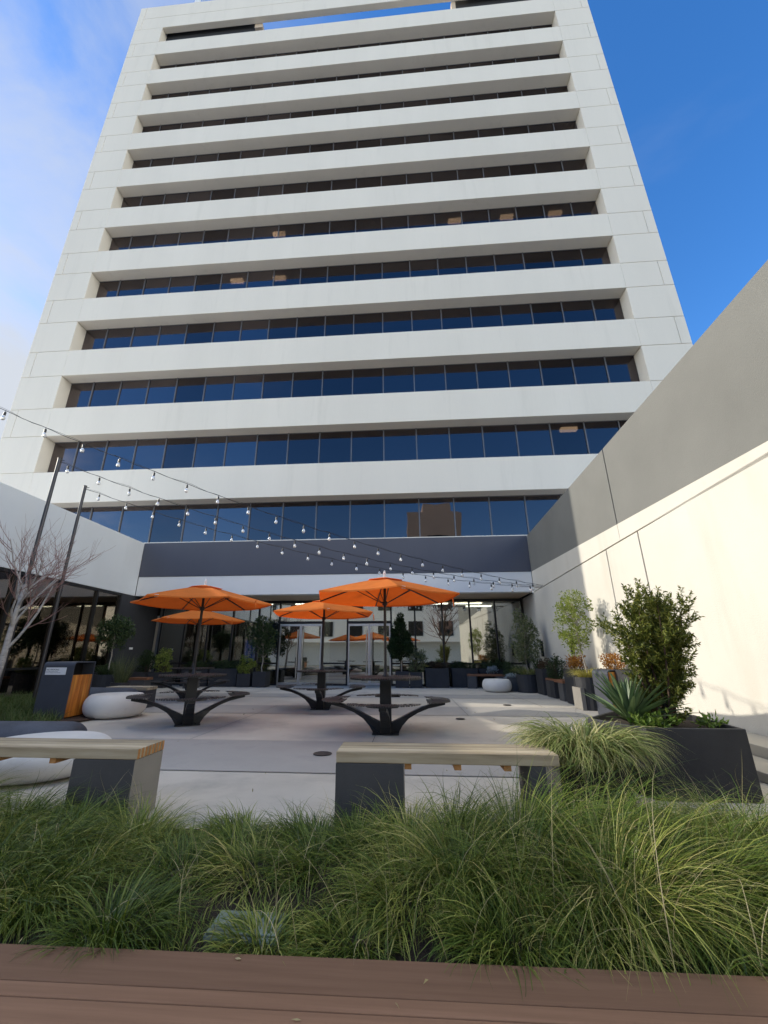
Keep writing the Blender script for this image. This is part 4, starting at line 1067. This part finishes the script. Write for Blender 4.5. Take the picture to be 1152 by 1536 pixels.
# ------------------------------------------------------------------ grass
def grass_bed():
    rng=np.random.default_rng(81)
    parts=[]; tint=[]
    top=lambda x: np.interp(x,[-4,-2.32,-1.9,-1.54,-1.28,-.85,-.45,-.22,.13,.51,.9,1.26,1.61,1.94,4],[.24,.18,.23,.14,.05,.13,.18,.14,.22,.30,.38,.34,.27,.32,.30])
    mound=lambda x,y: .72+.55*(.5+.5*math.sin(x*5.3+1.3*math.sin(y*4)+.6))*(.5+.5*math.cos(y*6.1+x*1.9))
    def clump(x,y,n,rad,k,tn,radial,w):
        f=np.clip((y-1.83)/1.1,0,1)
        h=(1-f)*(.19+.06*math.sin(x*1.7+.5))+f*top(x)
        h+=.06*math.exp(-((y-2.40)/.25)**2)*(.3+.7*f)*(1.3 if x<1.0 else .4)
        if y<2.02: h*=.70
        if abs(x+.62)<.38 and y<2.0: h*=.55
        wind=1.2*math.sin(x*1.9+y*2.3)+.6*math.sin(x*4.1-y*3)
        h=max(.05,h*k*mound(x,y)); n=int(n)
        rr=rad*np.sqrt(rng.uniform(0,1,n)); a=rng.uniform(0,2*PI,n)
        root=np.stack([x+rr*np.cos(a),np.clip(y+rr*np.sin(a),1.80,3.06),np.full(n,.02)],-1)
        lean=PI*.5+wind*1.3; az=np.where(rng.uniform(0,1,n)<radial, a+rng.normal(0,.35,n), lean+rng.normal(0,.7,n))
        L=h*1.7*rng.uniform(.5,1.2,n)+.03
        th0=np.abs(rng.normal(.12,.16,n))+rr/rad*.35*(radial>.5)
        V,F=blades(root,az,L,th0,th0+rng.uniform(.8,2.6,n),w*rng.uniform(.6,1.3,n),5,1.05,rng)
        parts.append((V,F)); tint.append(np.full(len(V),tn))
    for i in range(150):          # loose filling
        x=rng.uniform(-4.4,4.2); y=rng.uniform(1.83,3.0)
        if abs(x+.66)<.20 and 1.93<y<2.17: continue
        clump(x,y,rng.uniform(50,90),.11,rng.uniform(.45,.75),rng.uniform(0,.5),.3,.0046)
    # soft mounds: blades rise from the middle of a tuft and pour outwards over its sides
    pts=[]; tries=0
    while len(pts)<95 and tries<8000:
        tries+=1; x=rng.uniform(-3.6,3.4); y=rng.uniform(1.95,2.92)
        if abs(x+.66)<.33 and 1.97<y<2.26: continue
        if any(((x-p)/1.15)**2+(y-q)**2<.255**2 for p,q in pts): continue
        pts.append((x,y)); f=np.clip((y-1.9)/1.0,0,1)
        H=((1-f)*.20+f*top(x))*rng.uniform(.85,1.25)+.035
        if x>0: H+=.055*math.exp(-((y-2.45)/.3)**2)
        if y<2.10: H*=.66
        if abs(x+.66)<.4 and y<2.0: H*=.6
        Rm=rng.uniform(.17,.25); n=int(620*(Rm/.2)**2)
        q=np.sqrt(rng.uniform(0,1,n)); a=rng.uniform(0,2*PI,n); rr=q*Rm*.75
        root=np.stack([x+rr*np.cos(a),np.clip(y+rr*np.sin(a),1.81,3.05),np.full(n,.02)],-1)
        wind=math.sin(x*1.9+y*2.3)
        bx=np.cos(a)*(q+.25)+.75*wind; by=np.sin(a)*(q+.25)-.10
        az=np.arctan2(by,bx)+rng.normal(0,.38,n)
        L=H*(1.75 if x<.9 else 1.5)*(1-.30*q**2)*rng.uniform(.6,1.18,n)
        th0=.10+.45*q+np.abs(rng.normal(0,.12,n))
        V,F=blades(root,az,L,th0,th0+rng.uniform(.9,2.6,n),.0054*rng.uniform(.55,1.3,n),6,1.15,rng)
        parts.append((V,F)); tint.append(np.full(len(V),rng.uniform(.05,1)))
    V,F=cat(parts); o=np_obj('meadow_grass',V,F,M['grass']); tag(o,'long arching green grass filling the bed in front of the benches','grass',kind='stuff')
    at=o.data.attributes.new('tint','FLOAT','POINT'); at.data.foreach_set('value',np.concatenate(tint).astype(np.float32))
    n=3400; x=rng.uniform(-4.2,4.2,n); keep=rng.uniform(0,1,n)<np.clip(.15+.30*(x+1)/3,.10,.9); x=x[keep]; n=len(x); y=rng.uniform(1.84,2.98,n)
    L=(.15+top(x)*1.10)*rng.uniform(.6,1.25,n)
    V,F=blades(np.stack([x,y,np.full(n,.06)],-1),rng.uniform(0,2*PI,n),L,np.abs(rng.normal(.2,.25,n)),rng.uniform(.7,2.7,n),.0030*rng.uniform(.7,1.3,n),7,1.3,rng)
    o=np_obj('dry_grass',V,F,M['straw']); tag(o,'thin straw coloured seed stalks among the green bed grass','grass',kind='stuff')
grass_bed()
def lawn():
    rng=np.random.default_rng(82); n=26000
    x=rng.uniform(-9.8,-5.0,n); y=rng.uniform(3.4,10.9,n)
    edge=np.where(y<6.6,-4.6-(y-3.6)*.2,np.where(y<7.6,-5.2-(y-6.6)*.85,-6.05-(y-7.6)*.36))
    k=(x<edge-.05); x=x[k];y=y[k];n=len(x)
    k=~((x>-6.6)&(x<-3.9)&(y>4.9)&(y<6.0)); x=x[k];y=y[k];n=len(x)
    V,F=blades(np.stack([x,y,np.full(n,.015)],-1),rng.uniform(0,2*PI,n),rng.uniform(.12,.32,n),np.abs(rng.normal(.2,.2,n)),rng.uniform(.6,2.0,n),.008*rng.uniform(.6,1.3,n),4,1.1,rng)
    o=np_obj('lawn',V,F,M['lawn']); tag(o,'short shaded grass around the bare tree and poles at left','grass',kind='stuff')
lawn()

# ------------------------------------------------------------------ blown leaves and grass bits
def litter():
    rng=np.random.default_rng(91); n=150
    x=np.concatenate([rng.uniform(-6,4.0,110),rng.uniform(3.2,4.0,30),rng.uniform(-1.6,1.6,10)]); y=np.concatenate([rng.uniform(3.5,15,110),rng.uniform(7.2,14,30),rng.uniform(1.45,1.79,10)])
    z=np.where(y<1.8,.104,.0125)
    D=rand_dirs(n,rng)*np.array([1,1,.12]); V,F=leaves(np.stack([x,y,z],-1),D,rng.uniform(.02,.05,n),rng.uniform(.006,.022,n),rng,.1)
    V[:,2]=np.maximum(V[:,2],np.repeat(z,4))
    o=np_obj('leaf_litter',V,F,M['straw']); tag(o,'scattered dry leaf scraps blown over the plaza and deck','leaf litter',kind='stuff')
litter()
